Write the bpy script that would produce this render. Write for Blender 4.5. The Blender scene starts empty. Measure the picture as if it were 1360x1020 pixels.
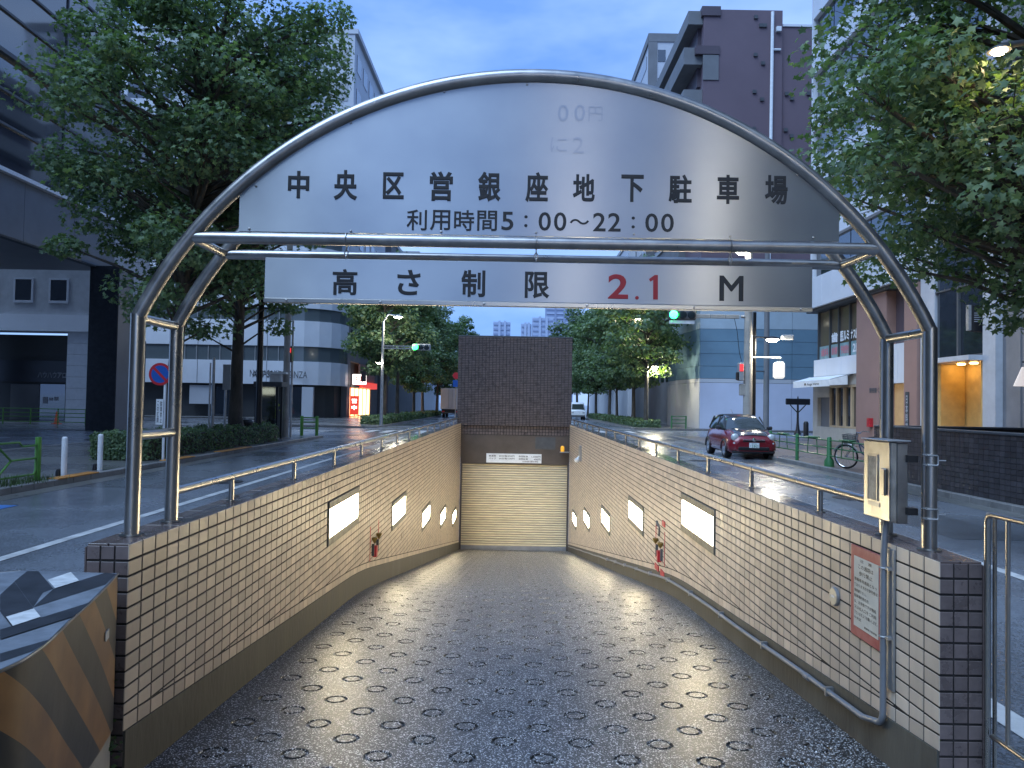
import bpy, math, random
import numpy as np
from mathutils import Vector, Matrix
R = math.radians
scene = bpy.context.scene
C = scene.collection
random.seed(7)

# ------------------------------------------------------------------ camera
EYE = 1.72                       # eye above the carriageway
FPX, PW, PH = 980.0, 1360.0, 1020.0
PITCH, YAW, ROLL = math.atan(26/FPX), math.atan(2/FPX), R(1.03)
cam_d = bpy.data.cameras.new('camera')
cam = bpy.data.objects.new('camera', cam_d); C.objects.link(cam)
cam_d.sensor_width = 36; cam_d.lens = FPX/PW*36
cam_d.clip_start = 0.05; cam_d.clip_end = 4000
_F = Vector((-math.sin(YAW)*math.cos(PITCH), math.cos(YAW)*math.cos(PITCH), math.sin(PITCH)))
_R0 = _F.cross(Vector((0, 0, 1))).normalized(); _U0 = _R0.cross(_F)
_R = _R0*math.cos(ROLL)+_U0*math.sin(ROLL); _U = _U0*math.cos(ROLL)-_R0*math.sin(ROLL)
CAMP = Vector((0, 0, EYE))
cam.matrix_world = Matrix(((_R.x, _U.x, -_F.x, 0), (_R.y, _U.y, -_F.y, 0), (_R.z, _U.z, -_F.z, EYE), (0, 0, 0, 1)))
scene.camera = cam
def ray(px, py): return _R*(px-PW/2)+_U*(PH/2-py)+_F*FPX
def at(px, py, y):               # photo pixel -> point at distance y down the road
    r = ray(px, py); return CAMP+r*(y/r.y)
def on(px, py, z=0.0):           # photo pixel -> point at height z
    r = ray(px, py); return CAMP+r*((z-EYE)/r.z)
def atx(px, py, x):              # photo pixel -> point on the plane X = x
    r = ray(px, py); return CAMP+r*(x/r.x)

# ------------------------------------------------------------------ sky, sun, exposure
SKY_STRENGTH = 0.0575
world = bpy.data.worlds.new('World'); scene.world = world; world.use_nodes = True
nt = world.node_tree; nt.nodes.clear()
def wn(t, **k):
    n = nt.nodes.new(t)
    for a, b in k.items(): setattr(n, a, b)
    return n
sky = wn('ShaderNodeTexSky'); sky.sky_type = 'NISHITA'; sky.sun_disc = False
sky.sun_elevation = R(7); sky.sun_rotation = R(150); sky.ozone_density = 4.0; sky.air_density = 1.0; sky.dust_density = 0.3
tc = wn('ShaderNodeTexCoord')
mp = wn('ShaderNodeMapping'); mp.inputs['Scale'].default_value = (1.2, 1.2, 3.0)
nz = wn('ShaderNodeTexNoise'); nz.inputs['Scale'].default_value = 2.4; nz.inputs['Detail'].default_value = 5; nz.inputs['Roughness'].default_value = 0.55
cr = wn('ShaderNodeValToRGB')
cr.color_ramp.elements[0].position = 0.34; cr.color_ramp.elements[0].color = (1.55, 3.3, 8.2, 1)
cr.color_ramp.elements[1].position = 0.68; cr.color_ramp.elements[1].color = (4.0, 6.0, 10.2, 1)
mix = wn('ShaderNodeMix'); mix.data_type = 'RGBA'; mix.inputs['Factor'].default_value = 0.82
bg = wn('ShaderNodeBackground'); bg.inputs['Strength'].default_value = SKY_STRENGTH
out = wn('ShaderNodeOutputWorld')
L = nt.links
L.new(tc.outputs['Generated'], mp.inputs['Vector']); L.new(mp.outputs['Vector'], nz.inputs['Vector'])
L.new(nz.outputs['Fac'], cr.inputs['Fac'])
L.new(sky.outputs['Color'], mix.inputs['A']); L.new(cr.outputs['Color'], mix.inputs['B'])
L.new(mix.outputs['Result'], bg.inputs['Color']); L.new(bg.outputs['Background'], out.inputs['Surface'])
sun_d = bpy.data.lights.new('sun', 'SUN'); sun_d.energy = 1.5; sun_d.angle = R(45); sun_d.color = (0.54, 0.74, 1.0)
sun = bpy.data.objects.new('sun', sun_d); C.objects.link(sun)
sun.rotation_euler = (R(34), 0, R(-42))
vs = scene.view_settings
vs.view_transform = 'Standard'; vs.look = 'None'; vs.gamma = 1.0; vs.use_curve_mapping = False
vs.exposure = 1.35
scene.cycles.use_denoising = True
scene.cycles.max_bounces = 8
scene.cycles.sample_clamp_indirect = 6.0

# ------------------------------------------------------------------ materials
def new_mat(name):
    m = bpy.data.materials.new(name); m.use_nodes = True
    return m, m.node_tree, m.node_tree.nodes['Principled BSDF']
def mat(name, col, rough=0.6, metal=0.0, var=0.0, vscale=3.0, bump=0.0, bscale=40.0, island=0.0, rvar=0.0, spec=0.5, coat=0.0, dark=None, emit=None, estr=0.0, trans=0.0, ior=1.45, bdist=0.01, stretch=(1, 1, 1), aniso=0.0):
    m, t, b = new_mat(name)
    N = t.nodes.new; K = t.links.new
    b.inputs['Roughness'].default_value = rough; b.inputs['Metallic'].default_value = metal
    b.inputs['Specular IOR Level'].default_value = spec; b.inputs['IOR'].default_value = ior
    b.inputs['Coat Weight'].default_value = coat; b.inputs['Coat Roughness'].default_value = 0.12
    b.inputs['Base Color'].default_value = (*col, 1)
    b.inputs['Anisotropic'].default_value = aniso
    if trans: b.inputs['Transmission Weight'].default_value = trans
    if emit:
        b.inputs['Emission Color'].default_value = (*emit, 1); b.inputs['Emission Strength'].default_value = estr
    mpp = N('ShaderNodeMapping'); mpp.inputs['Scale'].default_value = stretch
    gpos = N('ShaderNodeNewGeometry'); K(gpos.outputs['Position'], mpp.inputs['Vector'])
    last = None
    if var or dark or rvar:
        n = N('ShaderNodeTexNoise'); n.inputs['Scale'].default_value = vscale; n.inputs['Detail'].default_value = 6; n.inputs['Roughness'].default_value = 0.62
        K(mpp.outputs['Vector'], n.inputs['Vector'])
        rp = N('ShaderNodeValToRGB')
        lo = dark if dark else tuple(c*(1-var) for c in col)
        hi = col if dark else tuple(min(1, c*(1+var)) for c in col)
        rp.color_ramp.elements[0].position = 0.33; rp.color_ramp.elements[0].color = (*lo, 1)
        rp.color_ramp.elements[1].position = 0.66; rp.color_ramp.elements[1].color = (*hi, 1)
        K(n.outputs['Fac'], rp.inputs['Fac']); last = rp.outputs['Color']
        if rvar:
            mr = N('ShaderNodeMapRange'); mr.inputs['From Min'].default_value = 0.3; mr.inputs['From Max'].default_value = 0.7
            mr.inputs['To Min'].default_value = max(0.02, rough-rvar); mr.inputs['To Max'].default_value = min(1, rough+rvar)
            K(n.outputs['Fac'], mr.inputs['Value']); K(mr.outputs['Result'], b.inputs['Roughness'])
    if island:
        g = N('ShaderNodeNewGeometry'); oi = N('ShaderNodeObjectInfo')
        ad = N('ShaderNodeMath'); ad.operation = 'ADD'; K(g.outputs['Random Per Island'], ad.inputs[0]); K(oi.outputs['Random'], ad.inputs[1])
        fr = N('ShaderNodeMath'); fr.operation = 'FRACT'; K(ad.outputs[0], fr.inputs[0])
        mr = N('ShaderNodeMapRange'); mr.inputs['To Min'].default_value = 1-island; mr.inputs['To Max'].default_value = 1+island
        K(fr.outputs[0], mr.inputs['Value'])
        mx = N('ShaderNodeVectorMath'); mx.operation = 'SCALE'
        if last is None:
            rgb = N('ShaderNodeRGB'); rgb.outputs[0].default_value = (*col, 1); last = rgb.outputs[0]
        K(last, mx.inputs[0]); K(mr.outputs['Result'], mx.inputs['Scale']); last = mx.outputs['Vector']
    if last is not None: K(last, b.inputs['Base Color'])
    if bump:
        n2 = N('ShaderNodeTexNoise'); n2.inputs['Scale'].default_value = bscale; n2.inputs['Detail'].default_value = 4
        K(mpp.outputs['Vector'], n2.inputs['Vector'])
        bp = N('ShaderNodeBump'); bp.inputs['Strength'].default_value = bump; bp.inputs['Distance'].default_value = bdist
        K(n2.outputs['Fac'], bp.inputs['Height']); K(bp.outputs['Normal'], b.inputs['Normal'])
    return m

def emis(name, col, s, base=(0.8, 0.8, 0.8)):
    return mat(name, base, 0.4, emit=col, estr=s)

M = {}
M['tile'] = mat('tile_beige', (0.57, 0.475, 0.38), 0.38, dark=(0.44, 0.36, 0.285), vscale=4.5, stretch=(1, 1, .28), island=0.17, bump=0.12, bscale=90, bdist=0.004, rvar=0.12)
M['tile_brown'] = mat('tile_brown', (0.125, 0.098, 0.095), 0.32, var=0.2, vscale=9, island=0.16, bump=0.15, bscale=80, bdist=0.004, rvar=0.12)
M['tile_top'] = mat('tile_coping', (0.10, 0.075, 0.07), 0.2, var=0.3, vscale=5, island=0.2, bump=0.1, bscale=60, bdist=0.004, rvar=0.14)
M['mortar'] = mat('mortar', (0.022, 0.019, 0.019), 0.8, var=0.3, vscale=8)
M['plinth'] = mat('plinth', (0.105, 0.10, 0.085), 0.62, dark=(0.035, 0.034, 0.030), vscale=3.2, bump=0.35, bscale=30, rvar=0.15, stretch=(1, 1, 0.3))
M['steel'] = mat('steel_tube', (0.42, 0.405, 0.38), 0.30, 1.0, var=0.10, vscale=6, rvar=0.06, stretch=(1, 1, 0.3))
M['steel_old'] = mat('steel_weathered', (0.32, 0.312, 0.305), 0.34, 1.0, var=0.18, vscale=9, bump=0.015, bscale=60, rvar=0.08)
M['sign_steel'] = mat('brushed_sign', (0.80, 0.81, 0.83), 0.34, 1.0, var=0.06, vscale=3, bump=0.025, bscale=3.0, rvar=0.05, stretch=(1.4, 1, 80))
M['ink'] = mat('ink_black', (0.012, 0.013, 0.016), 0.45)
M['ink_red'] = mat('ink_red', (0.30, 0.012, 0.02), 0.45)
M['black'] = mat('black_paint', (0.015, 0.015, 0.017), 0.35)
M['white'] = mat('white_paint', (0.72, 0.74, 0.76), 0.45, var=0.08, vscale=4)
M['grey'] = mat('grey_paint', (0.30, 0.31, 0.32), 0.5, var=0.1, vscale=4)
M['dgrey'] = mat('dark_grey', (0.075, 0.08, 0.088), 0.45, var=0.15, vscale=4)
M['galv'] = mat('galvanised', (0.38, 0.39, 0.40), 0.42, 0.8, var=0.15, vscale=5)
M['concrete'] = mat('concrete', (0.30, 0.29, 0.275), 0.75, var=0.2, vscale=1.4, bump=0.2, bscale=20)

# ------------------------------------------------------------------ mesh helpers
class MB:
    def __init__(s): s.v = []; s.f = []
    def add(s, vs_, fs):
        n = len(s.v); s.v.extend([tuple(p) for p in vs_]); s.f.extend([tuple(i+n for i in f) for f in fs]); return s
    def quad(s, a, b, c, d): return s.add([a, b, c, d], [(0, 1, 2, 3)])
    def poly(s, pts): return s.add(pts, [tuple(range(len(pts)))])
    def box(s, x0, x1, y0, y1, z0, z1, bev=0.0):
        if bev <= 0:
            return s.add([(x0, y0, z0), (x1, y0, z0), (x1, y1, z0), (x0, y1, z0), (x0, y0, z1), (x1, y0, z1), (x1, y1, z1), (x0, y1, z1)],
                         [(0, 3, 2, 1), (4, 5, 6, 7), (0, 1, 5, 4), (1, 2, 6, 5), (2, 3, 7, 6), (3, 0, 4, 7)])
        b = bev; vs_ = []; idx = {}
        for sx in (0, 1):
            for sy in (0, 1):
                for sz in (0, 1):
                    X = (x0, x1)[sx]; Y = (y0, y1)[sy]; Z = (z0, z1)[sz]
                    dx, dy, dz = (b, -b)[sx], (b, -b)[sy], (b, -b)[sz]
                    idx[sx, sy, sz] = len(vs_)
                    vs_ += [(X, Y+dy, Z+dz), (X+dx, Y, Z+dz), (X+dx, Y+dy, Z)]
        g = lambda a, k: idx[a]+k
        F = []
        F.append([g((0, 0, 0), 0), g((0, 0, 1), 0), g((0, 1, 1), 0), g((0, 1, 0), 0)]); F.append([g((1, 0, 0), 0), g((1, 1, 0), 0), g((1, 1, 1), 0), g((1, 0, 1), 0)])
        F.append([g((0, 0, 0), 1), g((1, 0, 0), 1), g((1, 0, 1), 1), g((0, 0, 1), 1)]); F.append([g((0, 1, 0), 1), g((0, 1, 1), 1), g((1, 1, 1), 1), g((1, 1, 0), 1)])
        F.append([g((0, 0, 0), 2), g((0, 1, 0), 2), g((1, 1, 0), 2), g((1, 0, 0), 2)]); F.append([g((0, 0, 1), 2), g((1, 0, 1), 2), g((1, 1, 1), 2), g((0, 1, 1), 2)])
        for a in (0, 1):
            for c in (0, 1):
                F.append([g((a, c, 0), 0), g((a, c, 1), 0), g((a, c, 1), 1), g((a, c, 0), 1)])
                F.append([g((a, 0, c), 0), g((a, 1, c), 0), g((a, 1, c), 2), g((a, 0, c), 2)])
                F.append([g((0, a, c), 1), g((1, a, c), 1), g((1, a, c), 2), g((0, a, c), 2)])
        for k in idx.values(): F.append([k, k+1, k+2])
        return s.add(vs_, F)
    def obox(s, c, ux, uy, uz, hx, hy, hz):
        c, ux, uy, uz = map(Vector, (c, ux, uy, uz))
        pts = [c+ux*(sx*hx)+uy*(sy*hy)+uz*(sz*hz) for sz in (-1, 1) for sx, sy in ((-1, -1), (1, -1), (1, 1), (-1, 1))]
        return s.add(pts, [(0, 3, 2, 1), (4, 5, 6, 7), (0, 1, 5, 4), (1, 2, 6, 5), (2, 3, 7, 6), (3, 0, 4, 7)])
    def tube(s, path, r, n=10, cap=True, closed=False):
        P = [Vector(p) for p in path]; m = len(P)
        rs = r if isinstance(r, (list, tuple)) else [r]*m
        rings = []; ref = None
        for i in range(m):
            if closed: d = (P[(i+1) % m]-P[i-1])
            elif i == 0: d = P[1]-P[0]
            elif i == m-1: d = P[-1]-P[-2]
            else: d = (P[i+1]-P[i]).normalized()+(P[i]-P[i-1]).normalized()
            d = d.normalized() if d.length > 1e-9 else Vector((0, 0, 1))
            if ref is None:
                ref = d.cross(Vector((0, 0, 1)))
                if ref.length < 0.05: ref = d.cross(Vector((0, 1, 0)))
                ref.normalize()
            ref = (ref-d*ref.dot(d)).normalized(); o = d.cross(ref)
            k = 1.0
            if 0 < i < m-1 and not closed:
                cosv = (P[i+1]-P[i]).normalized().dot((P[i]-P[i-1]).normalized())
                k = 1.0/max(0.5, math.sqrt(max(0.0, (1+cosv)/2)))
            # widen only in the plane of the bend
            bendn = (P[i+1]-P[i]).cross(P[i]-P[i-1]) if 0 < i < m-1 else Vector((0, 0, 0))
            ring = []
            for j in range(n):
                a = 2*math.pi*j/n
                q = ref*math.cos(a)+o*math.sin(a)
                if bendn.length > 1e-6:
                    bn = bendn.normalized(); inp = q-bn*q.dot(bn); q = bn*q.dot(bn)+inp*k
                ring.append(P[i]+q*rs[i])
            rings.append(ring)
        vs_ = [p for rg in rings for p in rg]; fs = []
        for i in range(m if closed else m-1):
            for j in range(n):
                a = i*n+j; b = i*n+(j+1) % n; c = ((i+1) % m)*n+(j+1) % n; d = ((i+1) % m)*n+j
                fs.append((a, b, c, d))
        if cap and not closed:
            fs.append(tuple(reversed(range(n)))); fs.append(tuple((m-1)*n+j for j in range(n)))
        return s.add(vs_, fs)
    def cyl(s, p0, p1, r, n=14, r2=None): return s.tube([p0, p1], [r, r if r2 is None else r2], n)
    def prism(s, poly, a0, a1, axis='z'):
        f = {'z': lambda p, h: (p[0], p[1], h), 'y': lambda p, h: (p[0], h, p[1]), 'x': lambda p, h: (h, p[0], p[1])}[axis]
        n = len(poly)
        return s.add([f(p, a0) for p in poly]+[f(p, a1) for p in poly],
                     [tuple(reversed(range(n))), tuple(range(n, 2*n))]+[(i, (i+1) % n, (i+1) % n+n, i+n) for i in range(n)])
    def lathe(s, c, prof, n=16, axis='z'):
        c = Vector(c); vs_ = []; fs = []
        for (r, h) in prof:
            for j in range(n):
                a = 2*math.pi*j/n
                q = {'z': (r*math.cos(a), r*math.sin(a), h), 'y': (r*math.cos(a), h, r*math.sin(a)), 'x': (h, r*math.cos(a), r*math.sin(a))}[axis]
                vs_.append(c+Vector(q))
        for i in range(len(prof)-1):
            for j in range(n): fs.append((i*n+j, i*n+(j+1) % n, (i+1)*n+(j+1) % n, (i+1)*n+j))
        fs.append(tuple(reversed(range(n)))); fs.append(tuple((len(prof)-1)*n+j for j in range(n)))
        return s.add(vs_, fs)
    def build(s, name, m, parent=None, smooth=False, angle=0.7):
        me = bpy.data.meshes.new(name); me.from_pydata(s.v, [], s.f)
        return link(name, me, m, parent, smooth, angle)
def link(name, me, m, parent=None, smooth=False, angle=0.7):
    if m is not None: me.materials.append(M[m] if isinstance(m, str) else m)
    if smooth:
        me.polygons.foreach_set('use_smooth', [True]*len(me.polygons))
        try: me.set_sharp_from_angle(angle=angle)
        except Exception: pass
    o = bpy.data.objects.new(name, me); C.objects.link(o)
    if parent is not None:
        o.parent = parent
        if parent.parent is None and parent.type == 'EMPTY': o.matrix_parent_inverse = Matrix.Translation(-Vector(parent.location))
    return o
def tag(o, label=None, cat=None, group=None, kind=None):
    if label: o['label'] = label
    if cat: o['category'] = cat
    if group: o['group'] = group
    if kind: o['kind'] = kind
    return o
def thing(name, label, cat, loc=(0, 0, 0), group=None):
    o = bpy.data.objects.new(name, None); C.objects.link(o); o.location = loc
    o.empty_display_size = 0.1
    return tag(o, label, cat, group)
def struct(name, mb, m, parent=None):
    o = mb.build(name, m, parent)
    if parent is None: o['kind'] = 'structure'
    return o
def dup(o, loc=None, parent=None, rotz=None, label=None, scale=None):
    c = o.copy(); C.objects.link(c)
    if parent is not None:
        c.parent = parent; c.matrix_parent_inverse = o.matrix_parent_inverse.copy()
    if loc is not None: c.location = loc
    if rotz is not None: c.rotation_euler = (0, 0, rotz)
    if scale is not None: c.scale = scale
    if label: c['label'] = label
    for ch in [q for q in bpy.data.objects if q.parent == o]: dup(ch, parent=c)
    return c

_glyph = {}
def text_verts(body, bold=0.0):
    k = (body, bold)
    if k in _glyph: return _glyph[k]
    cu = bpy.data.curves.new('t', 'FONT'); cu.body = body; cu.resolution_u = 4
    cu.fill_mode = 'FRONT'; cu.align_x = 'CENTER'
    if bold > 0: cu.bevel_depth = bold; cu.bevel_resolution = 1
    o = bpy.data.objects.new('t', cu); C.objects.link(o)
    dg = bpy.context.evaluated_depsgraph_get()
    me = bpy.data.meshes.new_from_object(o.evaluated_get(dg))
    V = [(v.co.x, v.co.y, v.co.z) for v in me.vertices]; F = [tuple(p.vertices) for p in me.polygons]
    bpy.data.objects.remove(o); bpy.data.curves.remove(cu); bpy.data.meshes.remove(me)
    _glyph[k] = (V, F); return V, F
def text_fit(body, org, u, v, w, h, bold=0.0, mb=None):
    """glyphs of body fitted to a box of width w (along u) and height h (along v), centred on org"""
    V, F = text_verts(body, bold)
    if not V: return mb or MB()
    xs = [p[0] for p in V]; ys = [p[1] for p in V]
    x0, x1, y0, y1 = min(xs), max(xs), min(ys), max(ys)
    sx = w/max(1e-6, x1-x0); sy = h/max(1e-6, y1-y0)
    org, u, v = Vector(org), Vector(u), Vector(v); n = u.cross(v)
    mb = mb or MB()
    return mb.add([org+u*((p[0]-(x0+x1)/2)*sx)+v*((p[1]-(y0+y1)/2)*sy)+n*(p[2]*sy*.3) for p in V], F)
UX, UY, UZ = Vector((1, 0, 0)), Vector((0, 1, 0)), Vector((0, 0, 1))
# ------------------------------------------------------------------ the ramp: ground levels
XL, XR = -1.62, 1.79             # inner faces of the two ramp walls
YL, YR = 3.15, 3.10              # their near ends
YEND = 23.2
TOP = 1.09                       # top of the walls
WT = 0.183                       # wall thickness
PH_, PZ = 0.117, 0.0667          # tile pitch along the wall and up it
def floor_z(y):
    if y < -1.0: return max(0.0, 0.439-(-1.0-y)*0.11)
    k = 8.0; s1, s2 = 0.085, 0.167
    base = EYE-1.366
    if y <= k-0.7: return base-s1*y
    if y >= k+0.7: return base-s1*k-s2*(y-k)
    t = (y-(k-0.7))/1.4
    return base-s1*(k-0.7)-1.4*(s1*t+(s2-s1)*t*t/2)

# ramp floor: staggered anti-slip ring grooves pressed into the concrete
def build_floor():
    V = []; F = []
    CX, CY, NR = 0.39, 0.205, 20
    prof = [(0.047, 0.0), (0.051, -0.012), (0.0625, -0.0125), (0.067, 0.0)]
    y = 3.0; row = 0
    rnd = random.Random(3)
    while y < YEND-0.1:
        xo = (0.5 if row % 2 else 0.0)*CX
        x0 = XL-CX+xo+0.04
        nx = int((XR-x0)/CX)+2
        for i in range(-1, nx):
            a0, a1 = x0+i*CX, x0+(i+1)*CX
            b0, b1 = max(a0, XL-0.02), min(a1, XR+0.02)
            if b1-b0 < 0.001: continue
            cx, cy = (a0+a1)/2+rnd.uniform(-0.006, 0.006), y+CY/2+rnd.uniform(-0.005, 0.005)
            if b1-b0 < CX-1e-4 or cx < XL+0.09 or cx > XR-0.09:
                n = len(V)
                V += [(b0, y, 0), (b1, y, 0), (b1, y+CY, 0), (b0, y+CY, 0)]; F.append((n, n+1, n+2, n+3)); continue
            n = len(V); deep = rnd.uniform(0.75, 1.15)
            for (r, h) in prof:
                for j in range(NR):
                    t = 2*math.pi*j/NR
                    V.append((cx+r*math.cos(t), cy+r*math.sin(t), h*deep))
            hw, hh = CX/2, CY/2
            for j in range(NR):
                t = 2*math.pi*j/NR; c, s_ = math.cos(t), math.sin(t)
                k = min(hw/abs(c) if abs(c) > 1e-9 else 1e9, hh/abs(s_) if abs(s_) > 1e-9 else 1e9)
                px, py = (a0+a1)/2+k*c, y+CY/2+k*s_
                V.append((px, py, 0))
            F.append(tuple(n+j for j in range(NR)))
            for q in range(4):
                for j in range(NR):
                    F.append((n+q*NR+j, n+q*NR+(j+1) % NR, n+(q+1)*NR+(j+1) % NR, n+(q+1)*NR+j))
            # corner fillers so that the cell is a full rectangle
            for sx, sy in ((1, 1), (-1, 1), (-1, -1), (1, -1)):
                th = math.atan2(sy*hh, sx*hw) % (2*math.pi)
                j = int(th/(2*math.pi)*NR)
                cidx = len(V); V.append(((a0+a1)/2+sx*hw, y+CY/2+sy*hh, 0))
                F.append((n+4*NR+j, cidx, n+4*NR+(j+1) % NR))
        y += CY; row += 1
    n = len(V); V += [(XL-.02, y, 0), (XR+.02, y, 0), (XR+.02, YEND+.4, 0), (XL-.02, YEND+.4, 0)]; F.append((n, n+1, n+2, n+3))
    ys = [-7.0, -5.0, -3.0, -1.6, -1.0, -0.5, 0.5, 1.5, 2.3, 3.0]
    for a, b in zip(ys, ys[1:]):
        n = len(V); V += [(XL-.1, a, 0), (XR+.1, a, 0), (XR+.1, b, 0), (XL-.1, b, 0)]; F.append((n, n+1, n+2, n+3))
    mb = MB(); mb.v = [(a, b, c+floor_z(b)) for a, b, c in V]; mb.f = F
    return mb
def floor_mat():
    m, t, b = new_mat('ramp_concrete'); N = t.nodes.new; K = t.links.new
    crd = N('ShaderNodeTexCoord')
    vo = N('ShaderNodeTexVoronoi'); vo.inputs['Scale'].default_value = 190; K(crd.outputs['Object'], vo.inputs['Vector'])
    big = N('ShaderNodeTexNoise'); big.inputs['Scale'].default_value = .8; big.inputs['Detail'].default_value = 5; K(crd.outputs['Object'], big.inputs['Vector'])
    rp = N('ShaderNodeValToRGB')
    for p_, c_ in ((0.5, (0.018, 0.0178, 0.018)), (0.8, (0.026, 0.0255, 0.0255)), (1.0, (0.052, 0.051, 0.050))):
        e_ = rp.color_ramp.elements.new(p_); e_.color = (*c_, 1)
    rp.color_ramp.elements[0].color = (0.012, 0.012, 0.0125, 1)
    rp.color_ramp.elements.remove(rp.color_ramp.elements[-1])
    sep = N('ShaderNodeSeparateColor'); K(vo.outputs['Color'], sep.inputs['Color'])
    K(sep.outputs['Red'], rp.inputs['Fac'])
    mx = N('ShaderNodeMix'); mx.data_type = 'RGBA'; mx.blend_type = 'MULTIPLY'; mx.inputs['Factor'].default_value = 0.7
    r2 = N('ShaderNodeValToRGB'); r2.color_ramp.elements[0].position = 0.3; r2.color_ramp.elements[0].color = (0.55, 0.53, 0.51, 1); r2.color_ramp.elements[1].position = 0.7
    K(big.outputs['Fac'], r2.inputs['Fac']); K(rp.outputs['Color'], mx.inputs['A']); K(r2.outputs['Color'], mx.inputs['B'])
    K(mx.outputs['Result'], b.inputs['Base Color'])
    mr = N('ShaderNodeMapRange'); mr.inputs['To Min'].default_value = 0.33; mr.inputs['To Max'].default_value = 0.45
    K(big.outputs['Fac'], mr.inputs['Value']); K(mr.outputs['Result'], b.inputs['Roughness'])
    bp = N('ShaderNodeBump'); bp.inputs['Strength'].default_value = 0.07; bp.inputs['Distance'].default_value = 0.004
    K(sep.outputs['Blue'], bp.inputs['Height'])
    bp2 = N('ShaderNodeBump'); bp2.inputs['Strength'].default_value = 0.16; bp2.inputs['Distance'].default_value = 0.004
    K(vo.outputs['Distance'], bp2.inputs['Height']); K(bp.outputs['Normal'], bp2.inputs['Normal']); K(bp2.outputs['Normal'], b.inputs['Normal'])
    b.inputs['Specular IOR Level'].default_value = 0.5
    return m
M['ramp'] = floor_mat()
ramp = build_floor().build('ramp_floor', 'ramp'); ramp['kind'] = 'structure'

# ------------------------------------------------------------------ ramp walls with their tiles
JOINT = 0.0105
def tile_mesh(name, w, h, d=0.0038, ins=0.0014):
    """a tile facing +X, centred on its back face"""
    a, b = w/2, h/2
    v = [(0, -a, -b), (0, a, -b), (0, a, b), (0, -a, b), (d*.75, -a, -b), (d*.75, a, -b), (d*.75, a, b), (d*.75, -a, b),
         (d, -a+ins, -b+ins), (d, a-ins, -b+ins), (d, a-ins, b-ins), (d, -a+ins, b-ins)]
    f = [(8, 9, 10, 11)]
    for i in range(4):
        j = (i+1) % 4; f += [(i, j, j+4, i+4), (i+4, j+4, j+8, i+8)]
    me = bpy.data.meshes.new(name); me.from_pydata(v, [], f); return me
def clip_low(poly, zf):
    """keep the part of a polygon of (y, z) that lies above zf(y)"""
    o = []
    for i in range(len(poly)):
        a, b = poly[i], poly[(i+1) % len(poly)]
        da, db = a[1]-zf(a[0]), b[1]-zf(b[0])
        if da >= 0: o.append(a)
        if (da > 0) != (db > 0) and abs(da-db) > 1e-12:
            t = da/(da-db); o.append((a[0]+(b[0]-a[0])*t, a[1]+(b[1]-a[1])*t))
    return o
def area(p): return abs(sum(p[i][0]*p[(i+1) % len(p)][1]-p[(i+1) % len(p)][0]*p[i][1] for i in range(len(p))))/2
LAMP_J = [29, 59, 88, 118, 147]; LAMP_R = [4, 11, 20, 28, 36]
LAMP_W, LAMP_H = 11, 6           # in tiles
PL = 0.22                        # plinth height
def plinth_top(y): return floor_z(y)+PL
full_tile = tile_mesh('tile', PH_-JOINT, PZ-JOINT); full_tile.materials.append(M['tile'])
end_tile = tile_mesh('end_tile', 0.054, PZ-JOINT); end_tile.materials.append(M['tile_brown'])

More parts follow.
